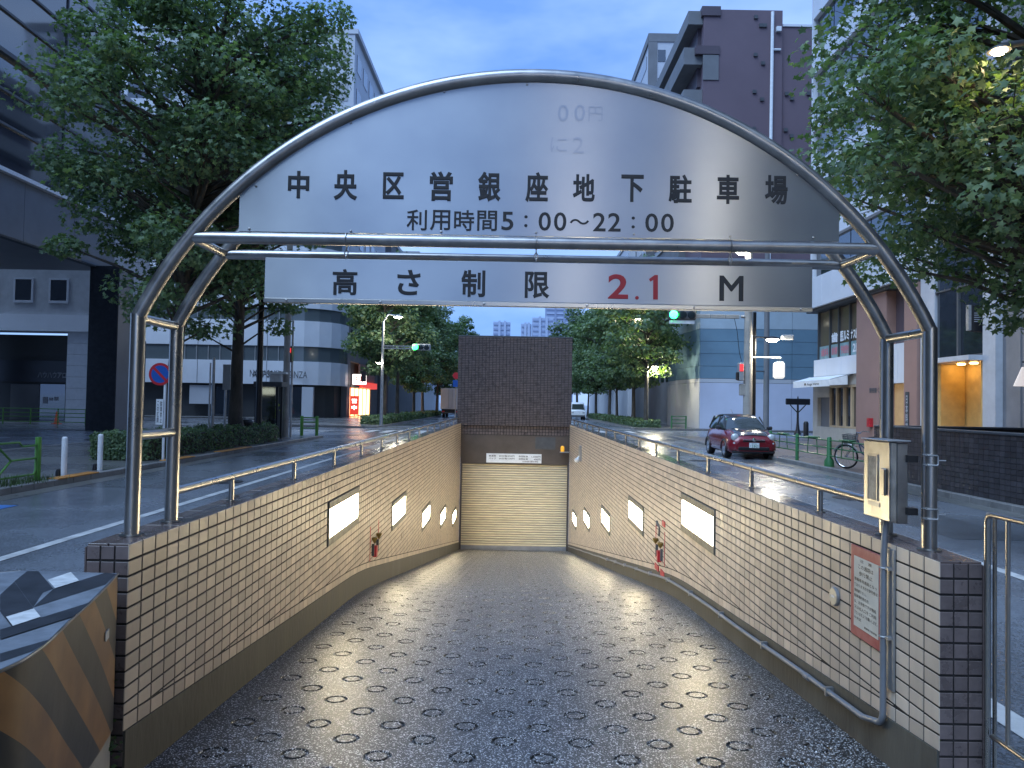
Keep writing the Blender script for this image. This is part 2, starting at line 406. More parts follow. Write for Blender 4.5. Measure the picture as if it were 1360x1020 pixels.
def ramp_wall(side):
    xi, y0 = (XL, YL) if side < 0 else (XR, YR)
    n = -side                    # direction towards the ramp
    xo = xi-n*WT
    nm, lab = (('ramp_wall', 'tiled parapet wall on the left side of the parking ramp') if side < 0 else ('ramp_wall', 'tiled parapet wall with red notice on the right side of the ramp'))
    w = thing(nm, lab, 'wall', ((xi+xo)/2, y0, floor_z(y0)), 'tiled walls of the parking ramp')
    sgn = sorted((xi-n*0.0042, xo))
    MB().box(sgn[0], sgn[1], y0+0.0042, YEND, -4.2, TOP-0.008).build('wall_core', 'mortar', w)
    lamps = [(LAMP_J[k], LAMP_J[k]+LAMP_W, LAMP_R[k], LAMP_R[k]+LAMP_H) for k in range(5)]
    band = lambda y: plinth_top(y)+PZ
    singles = []; polys = []
    ncol = int((YEND-y0)/PH_)+1
    for j in range(ncol):
        ya, yb = y0+j*PH_+(0 if j == 0 else JOINT/2), min(YEND, y0+(j+1)*PH_-JOINT/2)
        if yb <= ya: continue
        r = 0
        while True:
            zb, zt = TOP-(r+1)*PZ+JOINT/2, TOP-r*PZ-(JOINT/2 if r else 0)
            if zt < min(band(ya), band(yb)): break
            if not any(a <= j < b and c <= r < d for a, b, c, d in lamps):
                p = clip_low([(ya, zb), (yb, zb), (yb, zt), (ya, zt)], lambda y: band(y)+JOINT/2)
                if len(p) >= 3 and area(p) > 2e-5:
                    isfull = area(p) > (yb-ya)*(zt-zb)*0.999 and r > 0 and 0 < j < ncol-1
                    (singles if isfull and len(singles) < 236 else polys).append((ya, yb, zb, zt, p))
            r += 1
        # the sloping row that follows the plinth
        p = [(ya, plinth_top(ya)+.002), (yb, plinth_top(yb)+.002), (yb, band(yb)-JOINT/2), (ya, band(ya)-JOINT/2)]
        polys.append((ya, yb, 0, 0, p))
    for (ya, yb, zb, zt, p) in singles:
        o = bpy.data.objects.new('tile', full_tile); C.objects.link(o)
        o.parent = w; o.matrix_parent_inverse = Matrix.Translation(-Vector(w.location))
        o.location = (xi-n*0.0038, (ya+yb)/2, (zb+zt)/2); o.rotation_euler = (0, 0, 0 if n > 0 else math.pi)
    mb = MB()
    for (ya, yb, zb, zt, p) in polys:
        k = len(p); cy = sum(q[0] for q in p)/k; cz = sum(q[1] for q in p)/k
        def sh(q, d):
            e = 0.0016; vy, vz = q[0]-cy, q[1]-cz; l = math.hypot(vy, vz)+1e-9
            f = max(0.0, 1-e*1.4/l) if d else 1
            return (cy+vy*f, cz+vz*f)
        a = [(xi-n*0.0038, *q) for q in p]; b = [(xi-n*0.001, *q) for q in p]; c = [(xi, *sh(q, 1)) for q in p]
        mb.add(a+b+c, [tuple(range(2*k, 3*k))]+[(i, (i+1) % k, (i+1) % k+k, i+k) for i in range(k)]+[(i+k, (i+1) % k+k, (i+1) % k+2*k, i+2*k) for i in range(k)])
    tag(mb.build('tile_field', 'tile', w), kind='stuff')
    # end face, three columns of brown tiles
    cols = [xo+(xi-xo)*t for t in (1/6, 0.5, 5/6)]
    for r in range(22):
        zc = TOP-(r+0.5)*PZ-0.001
        if zc < floor_z(y0)-0.1: break
        for x in cols:
            o = bpy.data.objects.new('end_tile', end_tile); C.objects.link(o)
            o.parent = w; o.matrix_parent_inverse = Matrix.Translation(-Vector(w.location))
            o.location = (x, y0+0.0038, zc); o.rotation_euler = (0, 0, -math.pi/2)
    # coping tiles: two courses along the top, brown and wet
    mb = MB()
    xs = [xi-n*0.004, xi-n*(WT/2), xo+n*0.004]
    cw = 0.24; j = 0; y = y0+0.004
    while y < YEND-0.05:
        yb = min(YEND, y+cw-0.006)
        for a, b in ((xs[0], xs[1]+n*0.003), (xs[1]-n*0.003, xs[2])):
            lo, hi = sorted((a, b)); mb.box(lo, hi, y, yb, TOP-0.009, TOP+0.004+random.uniform(-0.001, 0.001), 0.002)
        y += cw
    tag(mb.build('coping_tiles', 'tile_top', w), kind='stuff')
    # outer face
    lo, hi = sorted((xo-n*0.006, xo+n*0.001)); MB().box(lo, hi, y0, YEND, -0.05, TOP-0.012).build('outer_face', 'tile_brown', w)
    # concrete plinth along the ramp
    ys = [y0+0.006]+[y0+0.3+i*0.45 for i in range(int((YEND-y0)/0.45))]+[YEND]
    ys = [y for y in ys if y <= YEND]
    mb = MB()
    for a, b in zip(ys, ys[1:]):
        f = xi+n*0.006; k = xi-n*0.03
        mb.quad((f, a, floor_z(a)-.05), (f, b, floor_z(b)-.05), (f, b, plinth_top(b)), (f, a, plinth_top(a)))
        mb.quad((f, a, plinth_top(a)), (f, b, plinth_top(b)), (k, b, plinth_top(b)), (k, a, plinth_top(a)))
    mb.quad((xi+n*0.006, ys[0], floor_z(ys[0])-.05), (xi-n*0.03, ys[0], floor_z(ys[0])-.05), (xi-n*0.03, ys[0], plinth_top(ys[0])), (xi+n*0.006, ys[0], plinth_top(ys[0])))
    mb.build('plinth', 'plinth', w)
    return w
wall_l = ramp_wall(-1); wall_r = ramp_wall(1)

# ------------------------------------------------------------------ recessed wall lamps
M['lamp_glow'] = emis('lamp_glow', (1.0, 0.84, 0.53), 20.0)
M['lamp_frame'] = mat('lamp_frame', (0.20, 0.195, 0.18), 0.5, 0.5, dark=(0.10, 0.10, 0.09), vscale=14, bump=0.15, bscale=60)
ordn = ['nearest', 'second', 'third', 'fourth', 'farthest']
for side in (-1, 1):
    xi, y0 = (XL, YL) if side < 0 else (XR, YR); n = -side
    for k in range(5):
        ya, yb = y0+LAMP_J[k]*PH_, y0+(LAMP_J[k]+LAMP_W)*PH_
        zt = TOP-LAMP_R[k]*PZ; zb = zt-LAMP_H*PZ
        t = thing('wall_lamp', f"{ordn[k]} of the five lit rectangular lamps in the {'left' if side < 0 else 'right'} ramp wall", 'lamp', (xi, (ya+yb)/2, zb), 'lamps recessed in the ramp walls')
        e = 0.004; f0, f1 = sorted((xi-n*0.0036, xi+n*0.014))
        th, ts = 0.072, 0.03
        for nm, a, b, c, d in (('frame_rail', ya+e, yb-e, zt-th, zt-e), ('frame_rail', ya+e, yb-e, zb+e, zb+th), ('frame_stile', ya+e, ya+ts, zb+th+.001, zt-th-.001), ('frame_stile', yb-ts, yb-e, zb+th+.001, zt-th-.001)):
            MB().box(f0, f1, a, b, c, d, 0.003).build(nm, 'lamp_frame', t)
        g0, g1 = sorted((xi-n*0.0034, xi+n*0.001))
        MB().box(g0, g1, ya+ts+.001, yb-ts-.001, zb+th+.001, zt-th-.001).build('diffuser', 'lamp_glow', t)

# ------------------------------------------------------------------ handrails on the wall tops
def handrail(side):
    xi, y0 = (XL, YL) if side < 0 else (XR, YR); n = -side
    xc = xi-n*WT/2; zr = 1.255-0.008
    t = thing('handrail', f"steel handrail on short posts along the top of the {'left' if side < 0 else 'right'} ramp wall", 'handrail', (xc, 4.5, TOP), 'steel handrails on the ramp walls')
    MB().tube([(xc, 3.75, zr), (xc, YEND-0.06, zr)], 0.0235, 14).build('rail', 'steel', t, True)
    y = 4.52; first = None
    while y < YEND-0.3:
        if first is None:
            first = MB().cyl((0, 0, TOP), (0, 0, zr-0.02), 0.0165, 12).lathe((0, 0, TOP), [(0.03, 0.003), (0.03, 0.009), (0.018, 0.011)], 12).build('post', 'steel', t, True)
            first.location = (xc, y, 0)
        else:
            dup(first, (xc, y, 0), parent=t)
        y += 1.29
    return t
handrail(-1); handrail(1)

# ------------------------------------------------------------------ portal building over the shutter
PX0, PX1, PZ0, PZ1 = -1.75, 1.83, 1.02, 3.80
hd = thing('ramp_portal', 'windowless brown tiled block standing over the roller shutter', 'building', (0, YEND, 1.0))
MB().box(PX0+.01, PX1-.01, YEND-.03+.012, YEND+5.5, PZ0, PZ1-.008).build('block_core', 'mortar', hd)
mb = MB(); nx, nz_ = 33, 52
for i in range(nx):
    for k in range(nz_):
        w_, h_ = (PX1-PX0)/nx, (PZ1-PZ0)/nz_
        mb.box(PX0+i*w_+.008, PX0+(i+1)*w_-.008, YEND-.034, YEND-.016, PZ0+k*h_+.0075, PZ0+(k+1)*h_-.0075)
tag(mb.build('tile_face', 'tile_brown', hd), kind='stuff')
MB().box(PX0-.012, PX1+.012, YEND-.04, YEND+5.5, PZ1-.004, PZ1+.045, .008).build('coping', 'dgrey', hd)
M['portal_tile'] = mat('portal_side', (0.10, 0.078, 0.076), 0.4, var=.2)
for a, b in ((PX0-.004, PX0+.009), (PX1-.009, PX1+.004)):
    MB().box(a, b, YEND-.012, YEND+5.49, .005, PZ1-.01).build('side_face', 'portal_tile', hd)
MB().box(PX0+.02, PX1-.02, YEND+5.42, YEND+5.48, .005, PZ0-.01).build('back_face', 'portal_tile', hd)
# small square tile course under the block
mb = MB()
for i in range(36):
    for k in range(3):
        w_ = (XR-XL)/36; mb.box(XL+i*w_+.008, XL+(i+1)*w_-.008, YEND+.05, YEND+.07, 0.73+k*.095+.008, 0.73+(k+1)*.095-.008)
tag(mb.build('tile_course', 'tile_brown', hd), kind='stuff')
MB().box(XL, XR, YEND+.065, YEND+.6, .70, 1.02).build('course_backing', 'mortar', hd)
M['lintel'] = mat('lintel_steel', (0.085, 0.068, 0.058), 0.42, var=0.2, vscale=1.5, rvar=.1)
MB().box(XL, XR, YEND+.03, YEND+.35, -.18, .72).build('lintel', 'lintel', hd)
MB().box(XL, XR, YEND+.022, YEND+.029, .36, .52).build('lintel_rib', 'lintel', hd)
MB().box(.72, 1.35, YEND+.012, YEND+.028, .30, .68).build('lintel_hatch', 'dgrey', hd)
# shutter of slats
SH0 = floor_z(YEND+.1)
sh = thing('roller_shutter', 'closed cream roller shutter at the foot of the ramp', 'shutter', ((XL+XR)/2, YEND+.1, SH0))
M['shutter'] = mat('shutter_cream', (0.66, 0.565, 0.39), 0.42, 0.1, var=0.12, vscale=2.5, island=.06, bump=.06, bscale=30, stretch=(1, 1, 6))
M['shutter_low'] = mat('shutter_bottom', (0.30, 0.31, 0.33), 0.4, 0.5, var=0.15)
prof = [(-.012, 0.0), (0.016, 0.007), (0.028, 0.022), (0.026, 0.044), (0.012, 0.058), (-.012, 0.066)]
ns = int((-.18-SH0-.13)/.0735)
slat = None
for k in range(ns+1):
    z = SH0+.13+k*.0735
    if slat is None:
        m_ = MB()
        for (d0, h0), (d1, h1) in zip(prof, prof[1:]):
            m_.quad((XL+.05, YEND+.1-d0, h0), (XR-.05, YEND+.1-d0, h0), (XR-.05, YEND+.1-d1, h1), (XL+.05, YEND+.1-d1, h1))
        slat = m_.build('slat', 'shutter', sh, True, 1.2); slat.location = (0, 0, z)
    else: dup(slat, (0, 0, z), parent=sh)
MB().box(XL+.05, XR-.05, YEND+.06, YEND+.1, SH0+.005, SH0+.128, .006).build('bottom_bar', 'shutter_low', sh)
MB().box(XL+.02, XR-.02, YEND+.102, YEND+.12, SH0-.1, .0).build('backing', 'dgrey', sh)
for a, b in ((XL+.001, XL+.055), (XR-.055, XR-.001)): MB().box(a, b, YEND+.02, YEND+.1, SH0-.05, -.181).build('guide', 'lintel', sh)
# price board on the lintel
pb = thing('price_board', 'white parking fee board above the roller shutter', 'sign', (.3, YEND, .0))
q0, q1 = at(646, 602, YEND+.02), at(719, 615.5, YEND+.02)
MB().box(q0.x, q1.x, YEND+.008, YEND+.026, q1.z, q0.z, .004).build('board', 'white', pb)
bw, bh = q1.x-q0.x, q0.z-q1.z
for txt, fx, fy, fw in (('普通車', .11, .74, .13), ('30分毎/250円', .37, .74, .28), ('夜間駐車', .67, .72, .17), ('1,500円', .90, .70, .16), ('バイク', .11, .46, .13), ('60分毎/100円', .37, .46, .28), ('夜間駐車', .67, .44, .17), ('400円', .92, .42, .12), ('(22:00-翌5:00)', .80, .17, .28)):
    text_fit(txt, (q0.x+bw*fx, YEND+.0065, q1.z+bh*fy), UX, UZ, bw*fw, bh*.2, .012).build('lettering', 'ink', pb)
# warning beacon and camera by the shutter
bc = thing('warning_beacon', 'amber warning beacon on a bracket at the shutter corner', 'beacon', (1.62, YEND-.1, .2))
M['amber'] = mat('amber_lens', (0.55, 0.24, 0.02), 0.2, emit=(1, .5, .05), estr=.25)
c = at(747, 596, YEND-.12)
MB().lathe(c, [(.055, -.09), (.06, -.02), (.055, .06), (.03, .09)], 14).build('lens', 'amber', bc, True)
MB().box(c.x-.08, XR-.001, YEND-.2, YEND-.04, c.z-.12, c.z-.092).build('bracket', 'galv', bc)
cc = thing('security_camera', 'white dome security camera on the right wall beside the shutter', 'camera', (1.7, 20.6, .1))
c = atx(771, 600, XR-.02)
MB().box(XR-.06, XR+.002, c.y-.16, c.y+.16, c.z-.24, c.z+.16, .01).build('housing', 'galv', cc)
c2 = Vector((XR-.12, c.y-.06, c.z-.22))
MB().cyl((XR-.06, c.y, c.z-.12), c2+Vector((0, 0, .03)), .02).build('arm', 'white', cc)
MB().lathe(c2, [(.01, -.06), (.045, -.045), (.062, -.01), (.065, .03), (.03, .05)], 14).build('dome', 'white', cc, True)
# ------------------------------------------------------------------ the steel arch
YF, YB = 3.345, 3.73             # front and rear hoop
PXL, PXR = -1.712, 1.885
PCX, PHW = (PXL+PXR)/2, (PXR-PXL)/2
PTOP, ATOP = 2.085, 3.222
ARR = (PHW**2+(ATOP-PTOP)**2)/(2*(ATOP-PTOP)); ACZ = ATOP-ARR
TR = 0.0315
arch = thing('entrance_arch', 'double hooped steel tube arch spanning the ramp entrance', 'arch', (PCX, (YF+YB)/2, TOP))
a0 = math.atan2(PTOP-ACZ, PHW)
def hoop_pts(y, r=ARR, n=56, e=0.0): return [(PCX+r*math.cos(t), y, ACZ+r*math.sin(t)) for t in [math.pi-a0+e-(math.pi-2*a0+2*e)*i/n for i in range(n+1)]]
for y in (YF, YB):
    MB().tube(hoop_pts(y), TR, 18).build('hoop', 'steel_old', arch, True)
    for x in (PXL, PXR):
        p = MB().tube([(x, y, TOP), (x, y, PTOP+.012)], TR+.0008, 18).build('post', 'steel', arch, True)
        MB().lathe((x, y, TOP+.004), [(.052, 0), (.052, .006), (.036, .009)], 18).build('base_plate', 'steel_old', p, True)
BARZ = 2.4525
bx = math.sqrt(ARR**2-(BARZ-ACZ)**2)
for y, r in ((YF, .027), (YB, .025)):
    MB().tube([(PCX-bx, y, BARZ), (PCX+bx, y, BARZ)], r, 16).build('crossbar', 'steel_old', arch, True)
for x, z in ((PXL, PTOP-.005), (PXR, PTOP-.005), (PXL, 1.545), (PCX-bx+.005, BARZ), (PCX+bx-.005, BARZ)):
    MB().tube([(x, YF+.02, z), (x, YB-.02, z)], .0225, 14).build('spacer', 'steel', arch, True)

# ------------------------------------------------------------------ big name board
nb = thing('name_board', 'large arched brushed steel board with the car park name', 'sign', (PCX, YF, BARZ+.03))
sx0, sx1 = at(318, 290, YF).x, at(1114, 290, YF).x
sz0 = BARZ+.031; rin = ARR-.024
def plate(x0, x1, zb, y0, y1, n=60):
    top = [(x0+(x1-x0)*i/n, ACZ+math.sqrt(rin**2-(x0+(x1-x0)*i/n-PCX)**2)) for i in range(n+1)]
    return MB().prism([(x1, zb), *reversed(top), (x0, zb)], y0, y1, 'y')
def sign_mat():
    m, t, b = new_mat('brushed_board'); N = t.nodes.new; K = t.links.new
    b.inputs['Metallic'].default_value = 1.0
    crd = N('ShaderNodeTexCoord'); mp_ = N('ShaderNodeMapping'); mp_.inputs['Scale'].default_value = (2.2, 1, 260); K(crd.outputs['Object'], mp_.inputs['Vector'])
    n = N('ShaderNodeTexNoise'); n.inputs['Scale'].default_value = 2.2; n.inputs['Detail'].default_value = 3; K(mp_.outputs['Vector'], n.inputs['Vector'])
    w = N('ShaderNodeTexNoise'); w.inputs['Scale'].default_value = 2.0; w.inputs['Detail'].default_value = 5; K(crd.outputs['Object'], w.inputs['Vector'])
    rp = N('ShaderNodeValToRGB'); rp.color_ramp.elements[0].position = .35; rp.color_ramp.elements[0].color = (.30, .315, .345, 1); rp.color_ramp.elements[1].position = .65; rp.color_ramp.elements[1].color = (.36, .375, .40, 1)
    K(w.outputs['Fac'], rp.inputs['Fac']); K(rp.outputs['Color'], b.inputs['Base Color'])
    mr = N('ShaderNodeMapRange'); mr.inputs['From Min'].default_value = .3; mr.inputs['From Max'].default_value = .7; mr.inputs['To Min'].default_value = .28; mr.inputs['To Max'].default_value = .34
    K(w.outputs['Fac'], mr.inputs['Value']); K(mr.outputs['Result'], b.inputs['Roughness'])
    b.inputs['Anisotropic'].default_value = 0.92
    tg = N('ShaderNodeCombineXYZ'); tg.inputs[2].default_value = 1.0
    K(tg.outputs['Vector'], b.inputs['Tangent'])
    bp = N('ShaderNodeBump'); bp.inputs['Strength'].default_value = .0; bp.inputs['Distance'].default_value = .002
    K(n.outputs['Fac'], bp.inputs['Height'])
    bp2 = N('ShaderNodeBump'); bp2.inputs['Strength'].default_value = .02; bp2.inputs['Distance'].default_value = .03
    w2 = N('ShaderNodeTexNoise'); w2.inputs['Scale'].default_value = 1.6; w2.inputs['Detail'].default_value = 1; K(crd.outputs['Object'], w2.inputs['Vector'])
    K(w2.outputs['Fac'], bp2.inputs['Height']); K(bp2.outputs['Normal'], b.inputs['Normal'])
    return m
M['board'] = sign_mat()
plate(sx0, sx1, sz0, YF-.004, YF+.012).build('plate', 'board', nb)
def put(ch, cx, cy, w, h, y, m, par, bold, name='character'):
    p = at(cx, cy, y); s = y/FPX
    u = UX; v = UZ
    return text_fit(ch, p, u, v, w*s, h*s, bold).build(name, m, par)
YT = YF-.0055
NAME = '中央区営銀座地下駐車場'
CXS = [396.5, 459, 522.5, 586, 650, 713, 775.5, 840, 903.5, 967, 1031]
WHS = [(28.5, 37), (31.5, 41), (28, 36), (31, 40), (30.5, 40.5), (30.5, 41), (29.5, 37), (30, 37), (31, 39), (30, 39.5), (30.5, 40)]
for i, ch in enumerate(NAME):
    put(ch, CXS[i], 245+i*.72, WHS[i][0], WHS[i][1], YT, 'ink', nb, .03)
for ch, cx, w, h in (('利', 553.5, 27, 28), ('用', 584.5, 27, 27.5), ('時', 616.5, 27, 28), ('間', 647, 26.5, 27.5), ('5', 674, 16, 25), ('：', 698.5, 4.5, 16), ('0', 723.5, 16.5, 25), ('0', 744, 16.5, 25), ('～', 769.5, 26, 7.5), ('2', 796, 17, 25), ('2', 816, 17, 25), ('：', 841, 4.5, 16), ('0', 865.5, 17, 25), ('0', 886.5, 17, 25)):
    put(ch, cx, 292+(cx-553)*.012, w, h, YT, 'ink', nb, .012)
M['ghost'] = mat('ghost_letters', (.325, .34, .37), .32, 1.0)
for ch, cx, cy, w, h in (('0', 748, 150, 14, 22), ('0', 770, 150, 14, 22), ('円', 791, 151, 19, 20), ('に', 742, 192, 22, 20), ('2', 768, 193, 15, 22)):
    put(ch, cx, cy, w, h, YT, 'ghost', nb, -.008, 'faded_character')
for px, py in ((331, 310), (466, 313), (586, 314), (712, 315), (842, 317), (970, 320), (1080, 322), (466, 163), (590, 122), (700, 112), (845, 124), (972, 174), (1060, 232), (340, 247)):
    p = at(px, py if py < 300 else py-6, YF-.004)
    MB().lathe(p, [(.006, 0), (.0055, -.003), (.003, -.0042)], 10, 'y').build('bolt', 'steel_old', nb)

# ------------------------------------------------------------------ hanging height limit board
hb = thing('height_limit_board', 'long steel board hung on chains reading the 2.1 m height limit', 'sign', (PCX, YF, 2.15))
hx0, hx1 = at(352, 375, YF).x, at(1078, 380, YF).x
hz1, hz0 = at(700, 348.5, YF).z, at(700, 408, YF).z
MB().box(hx0, hx1, YF-.008, YF+.010, hz0+.021, hz1, .002).build('plate', 'board', hb)
MB().box(hx0-.001, hx1+.001, YF-.013, YF+.014, hz0, hz0+.0205, .002).build('bottom_rail', 'steel', hb)
YT2 = YF-.0095
for ch, cx, cy, w, h, m_, b_ in (('高', 458, 374.5, 33, 35, 'ink', .024), ('さ', 543, 375, 31, 34, 'ink', .024), ('制', 628.5, 376.5, 32, 36, 'ink', .024), ('限', 713.5, 378.5, 33, 36, 'ink', .024), ('2', 821, 380.5, 27, 33, 'ink_red', .02), ('.', 846, 395.5, 5, 5, 'ink_red', .02), ('1', 870.5, 381.5, 10, 33, 'ink_red', .02), ('M', 971.5, 383, 32, 34, 'ink', .016)):
    if ch != '1': put(ch, cx, cy, w, h, YT2, m_, hb, b_)
p_ = [at(px_, py_, YT2) for px_, py_ in ((867.5, 397.8), (867.5, 372), (863.5, 374.2), (862, 370.5), (869.5, 365.2), (873.8, 365.2), (873.8, 397.8))]
MB().prism([(q.x, q.z) for q in p_], YT2-.0006, YT2+.0006, 'y').build('character', 'ink_red', hb)
for px in (380, 505, 643, 780, 922, 1064):
    p = at(px, 404, YF-.014); MB().lathe((p.x, YF-.013, hz0+.010), [(.006, 0), (.0055, -.003), (.003, -.0045)], 10, 'y').build('bolt', 'steel_old', hb)
for px in (460, 712, 970):
    x = at(px, 340, YF).x; m_ = MB(); z = BARZ-.026; k = 0
    while z > hz1-.012:
        pts = []
        for i in range(10):
            t = 2*math.pi*i/10; a, b = .008*math.cos(t), .014*math.sin(t)
            pts.append((x+(a if k % 2 else 0), YF-.001+(0 if k % 2 else a), z-.012+b))
        m_.tube(pts, .0026, 6, closed=True); z -= .0215; k += 1
    ring = [(x, YF+.031*math.cos(2*math.pi*i/14), BARZ+.031*math.sin(2*math.pi*i/14)) for i in range(14)]
    m_.tube(ring, .003, 6, closed=True)
    m_.build('chain', 'steel_old', hb, True)
# ------------------------------------------------------------------ things fixed to the right wall and post
M['box_steel'] = mat('box_steel', (0.52, 0.51, 0.48), 0.36, 1.0, var=0.15, vscale=12, bump=.08, bscale=150, rvar=.1)
M['window_dirty'] = mat('dirty_acrylic', (0.30, 0.30, 0.28), 0.35, dark=(0.12, 0.12, 0.12), vscale=22, bump=.3, bscale=120)
cb = thing('control_box', 'wall mounted steel ticket control box clamped to the right arch post', 'box', (1.80, 3.52, 1.2))
X0, X1, X2 = 1.735, 1.770, 1.822; ZB, ZT = 1.205, 1.575; Y0, Y1 = 3.40, 3.655
MB().box(X1+.001, X2, Y0+.006, Y1-.006, ZB-.005, ZT-.006, .004).build('body', 'steel_old', cb)
door = MB().box(X0, X1, Y0, Y1, ZB, ZT, .006).build('door', 'box_steel', cb)
MB().box(X0-.004, X0+.001, Y0+.115, Y0+.20, ZB+.085, ZT-.075, .002).build('window', 'window_dirty', door)
fr = MB()
for a, b, c, d in ((Y0+.107, Y0+.2075, ZT-.0745, ZT-.067), (Y0+.107, Y0+.1145, ZB+.085, ZT-.075), (Y0+.2005, Y0+.208, ZB+.085, ZT-.075)): fr.box(X0-.006, X0+.001, a, b, c, d)
fr.build('window_rim', 'box_steel', door)
MB().box(X0-.004, X0+.001, Y0+.09, Y0+.20, ZB+.058, ZB+.076).build('name_strip', 'galv', door)
h = MB().box(X0-.014, X0-.001, Y0+.025, Y0+.06, ZB+.12, ZT-.125, .004).build('handle', 'steel', door)
MB().box(X0-.012, X2+.008, Y0-.006, Y1+.006, ZT+.001, ZT+.008, .002).build('rain_cap', 'galv', cb)
for z in (ZB+.055, ZT-.075):
    MB().box(X2-.012, PXR-TR-.002, YF+.03, Y0+.02, z-.016, z+.016).build('clamp_arm', 'black', cb)
    m_ = MB(); yy = YF-TR-.006
    m_.tube([(PXR-.03, yy, z+.022), (PXR+.012, yy-.004, z+.022), (PXR+.016, yy-.004, z+.018), (PXR+.016, yy-.004, z-.018), (PXR+.012, yy-.004, z-.022), (PXR-.03, yy, z-.022)], .0035, 8)
    m_.tube([(PXR+.016, yy-.004, z), (PXR+.05, yy-.004, z)], .003, 8)
    m_.tube([(PXR-.034, yy+.002, z+.022), (PXR-.034, yy+.03, z+.022)], .0035, 8).tube([(PXR-.034, yy+.002, z-.022), (PXR-.034, yy+.03, z-.022)], .0035, 8)
    m_.build('clamp', 'galv', cb, True)
M['pipe'] = mat('conduit_grey', (0.20, 0.215, 0.24), 0.42, 0.3, var=.12)
cp = thing('conduit_pipe', 'grey conduit pipe running from the control box down the right wall', 'pipe', (1.76, 3.5, .2))
yp, xp = 3.50, XR-.032
path = [(xp+.012, yp, ZB-.002), (xp+.004, yp, 1.12), (xp, yp, 1.03), (xp, yp, plinth_top(yp)+.03)]
zb_ = plinth_top(yp)-.03
for k in range(1, 8):
    t = math.pi/2*k/7; path.append((xp, yp+.07-.07*math.cos(t), zb_+.07-.07*math.sin(t)-.01))
y = yp+.2
while y < YEND-.4:
    path.append((xp, y, plinth_top(y)-.055+.004*math.sin(y*3.1))); y += .4
mb = MB().tube(path, .0145, 12); mb.build('pipe', 'pipe', cp, True)
for z in (.98, .66):
    MB().box(xp-.002, XR+.001, yp-.045, yp-.0165, z-.006, z+.006).tube([(xp, yp+.0175*math.cos(a), z+.0) if False else (xp+.0175*math.cos(a), yp+.0175*math.sin(a), z) for a in [math.pi*2*i/12 for i in range(12)]], .0035, 6, closed=True).build('saddle', 'galv', cp)
y = 4.1
while y < 14:
    MB().box(xp-.017, XR-.004, y-.01, y+.01, plinth_top(y)-.078, plinth_top(y)-.03).build('saddle', 'galv', cp); y += 1.05
MB().tube([(xp, 4.35, plinth_top(4.35)-.055), (xp, 4.42, plinth_top(4.42)-.055)], .019, 12).build('coupling', 'pipe', cp, True)
bk = MB().box(XR-.012, XR-.0005, yp-.05, yp+.05, .42, 1.07).build('backing_strip', 'galv', cp)

nt_ = thing('notice_board', 'faded red bordered notice on the right ramp wall beside the conduit', 'sign', (XR, 3.7, .6))
M['red_faded'] = mat('faded_red', (0.33, 0.055, 0.055), .5, dark=(.42, .13, .12), vscale=9, bump=.1, bscale=90)
M['paper'] = mat('aged_paper', (0.55, 0.54, 0.48), .6, var=.1, vscale=7)
ny0, ny1, nz0, nz1 = 3.545, 3.885, .56, 1.02
MB().box(XR-.009, XR-.0005, ny0, ny1, nz0, nz1, .002).build('board', 'red_faded', nt_)
MB().box(XR-.0115, XR-.0092, ny0+.045, ny1-.04, nz0+.052, nz1-.052).build('paper', 'paper', nt_)
VY = Vector((0, -1, 0)); cyN = (ny0+.045+ny1-.04)/2; wN = ny1-ny0-.085
lines = [('注　意', .935, .5, .045), ('この通路は', .85, .62, .065), ('歩行禁止', .755, .55, .065), ('車輛専用通路となっ', .655, .92, .05), ('ておりますので歩行者は', .575, .95, .05), ('御遠慮下さい。', .495, .5, .05), ('駐車場利用の方', .415, .6, .05), ('は、お手数ですが階段', .335, .9, .05), ('又は出入口をご利用', .255, .9, .05), ('下さいますようお願いします。', .175, .95, .05), ('中央区', .10, .3, .04), ('銀座地下駐車場', .03, .5, .03)]
hN = nz1-nz0-.104
for i, (s, fy, fw, fh) in enumerate(lines):
    off = 0 if i < 3 else (wN*(.95-fw)/2 if i != 11 else -wN*.2)
    text_fit(s, (XR-.0121, cyN+off, nz0+.052+hN*fy+.008), VY, UZ, wN*fw, hN*fh, .01).build('lettering', 'ink', nt_)
rp_ = thing('round_plate', 'small round metal cover on the right ramp wall left of the notice', 'cover plate', (XR, 4.12, .6))
c = atx(1110, 792, XR-.001)
MB().lathe((XR-.001, c.y, c.z), [(.052, 0), (.052, -.010), (.046, -.016)], 22, 'x').build('cover', 'galv', rp_)
MB().box(XR-.0185, XR-.0165, c.y-.018, c.y+.018, c.z-.006, c.z+.006).build('name_strip', 'white', rp_)

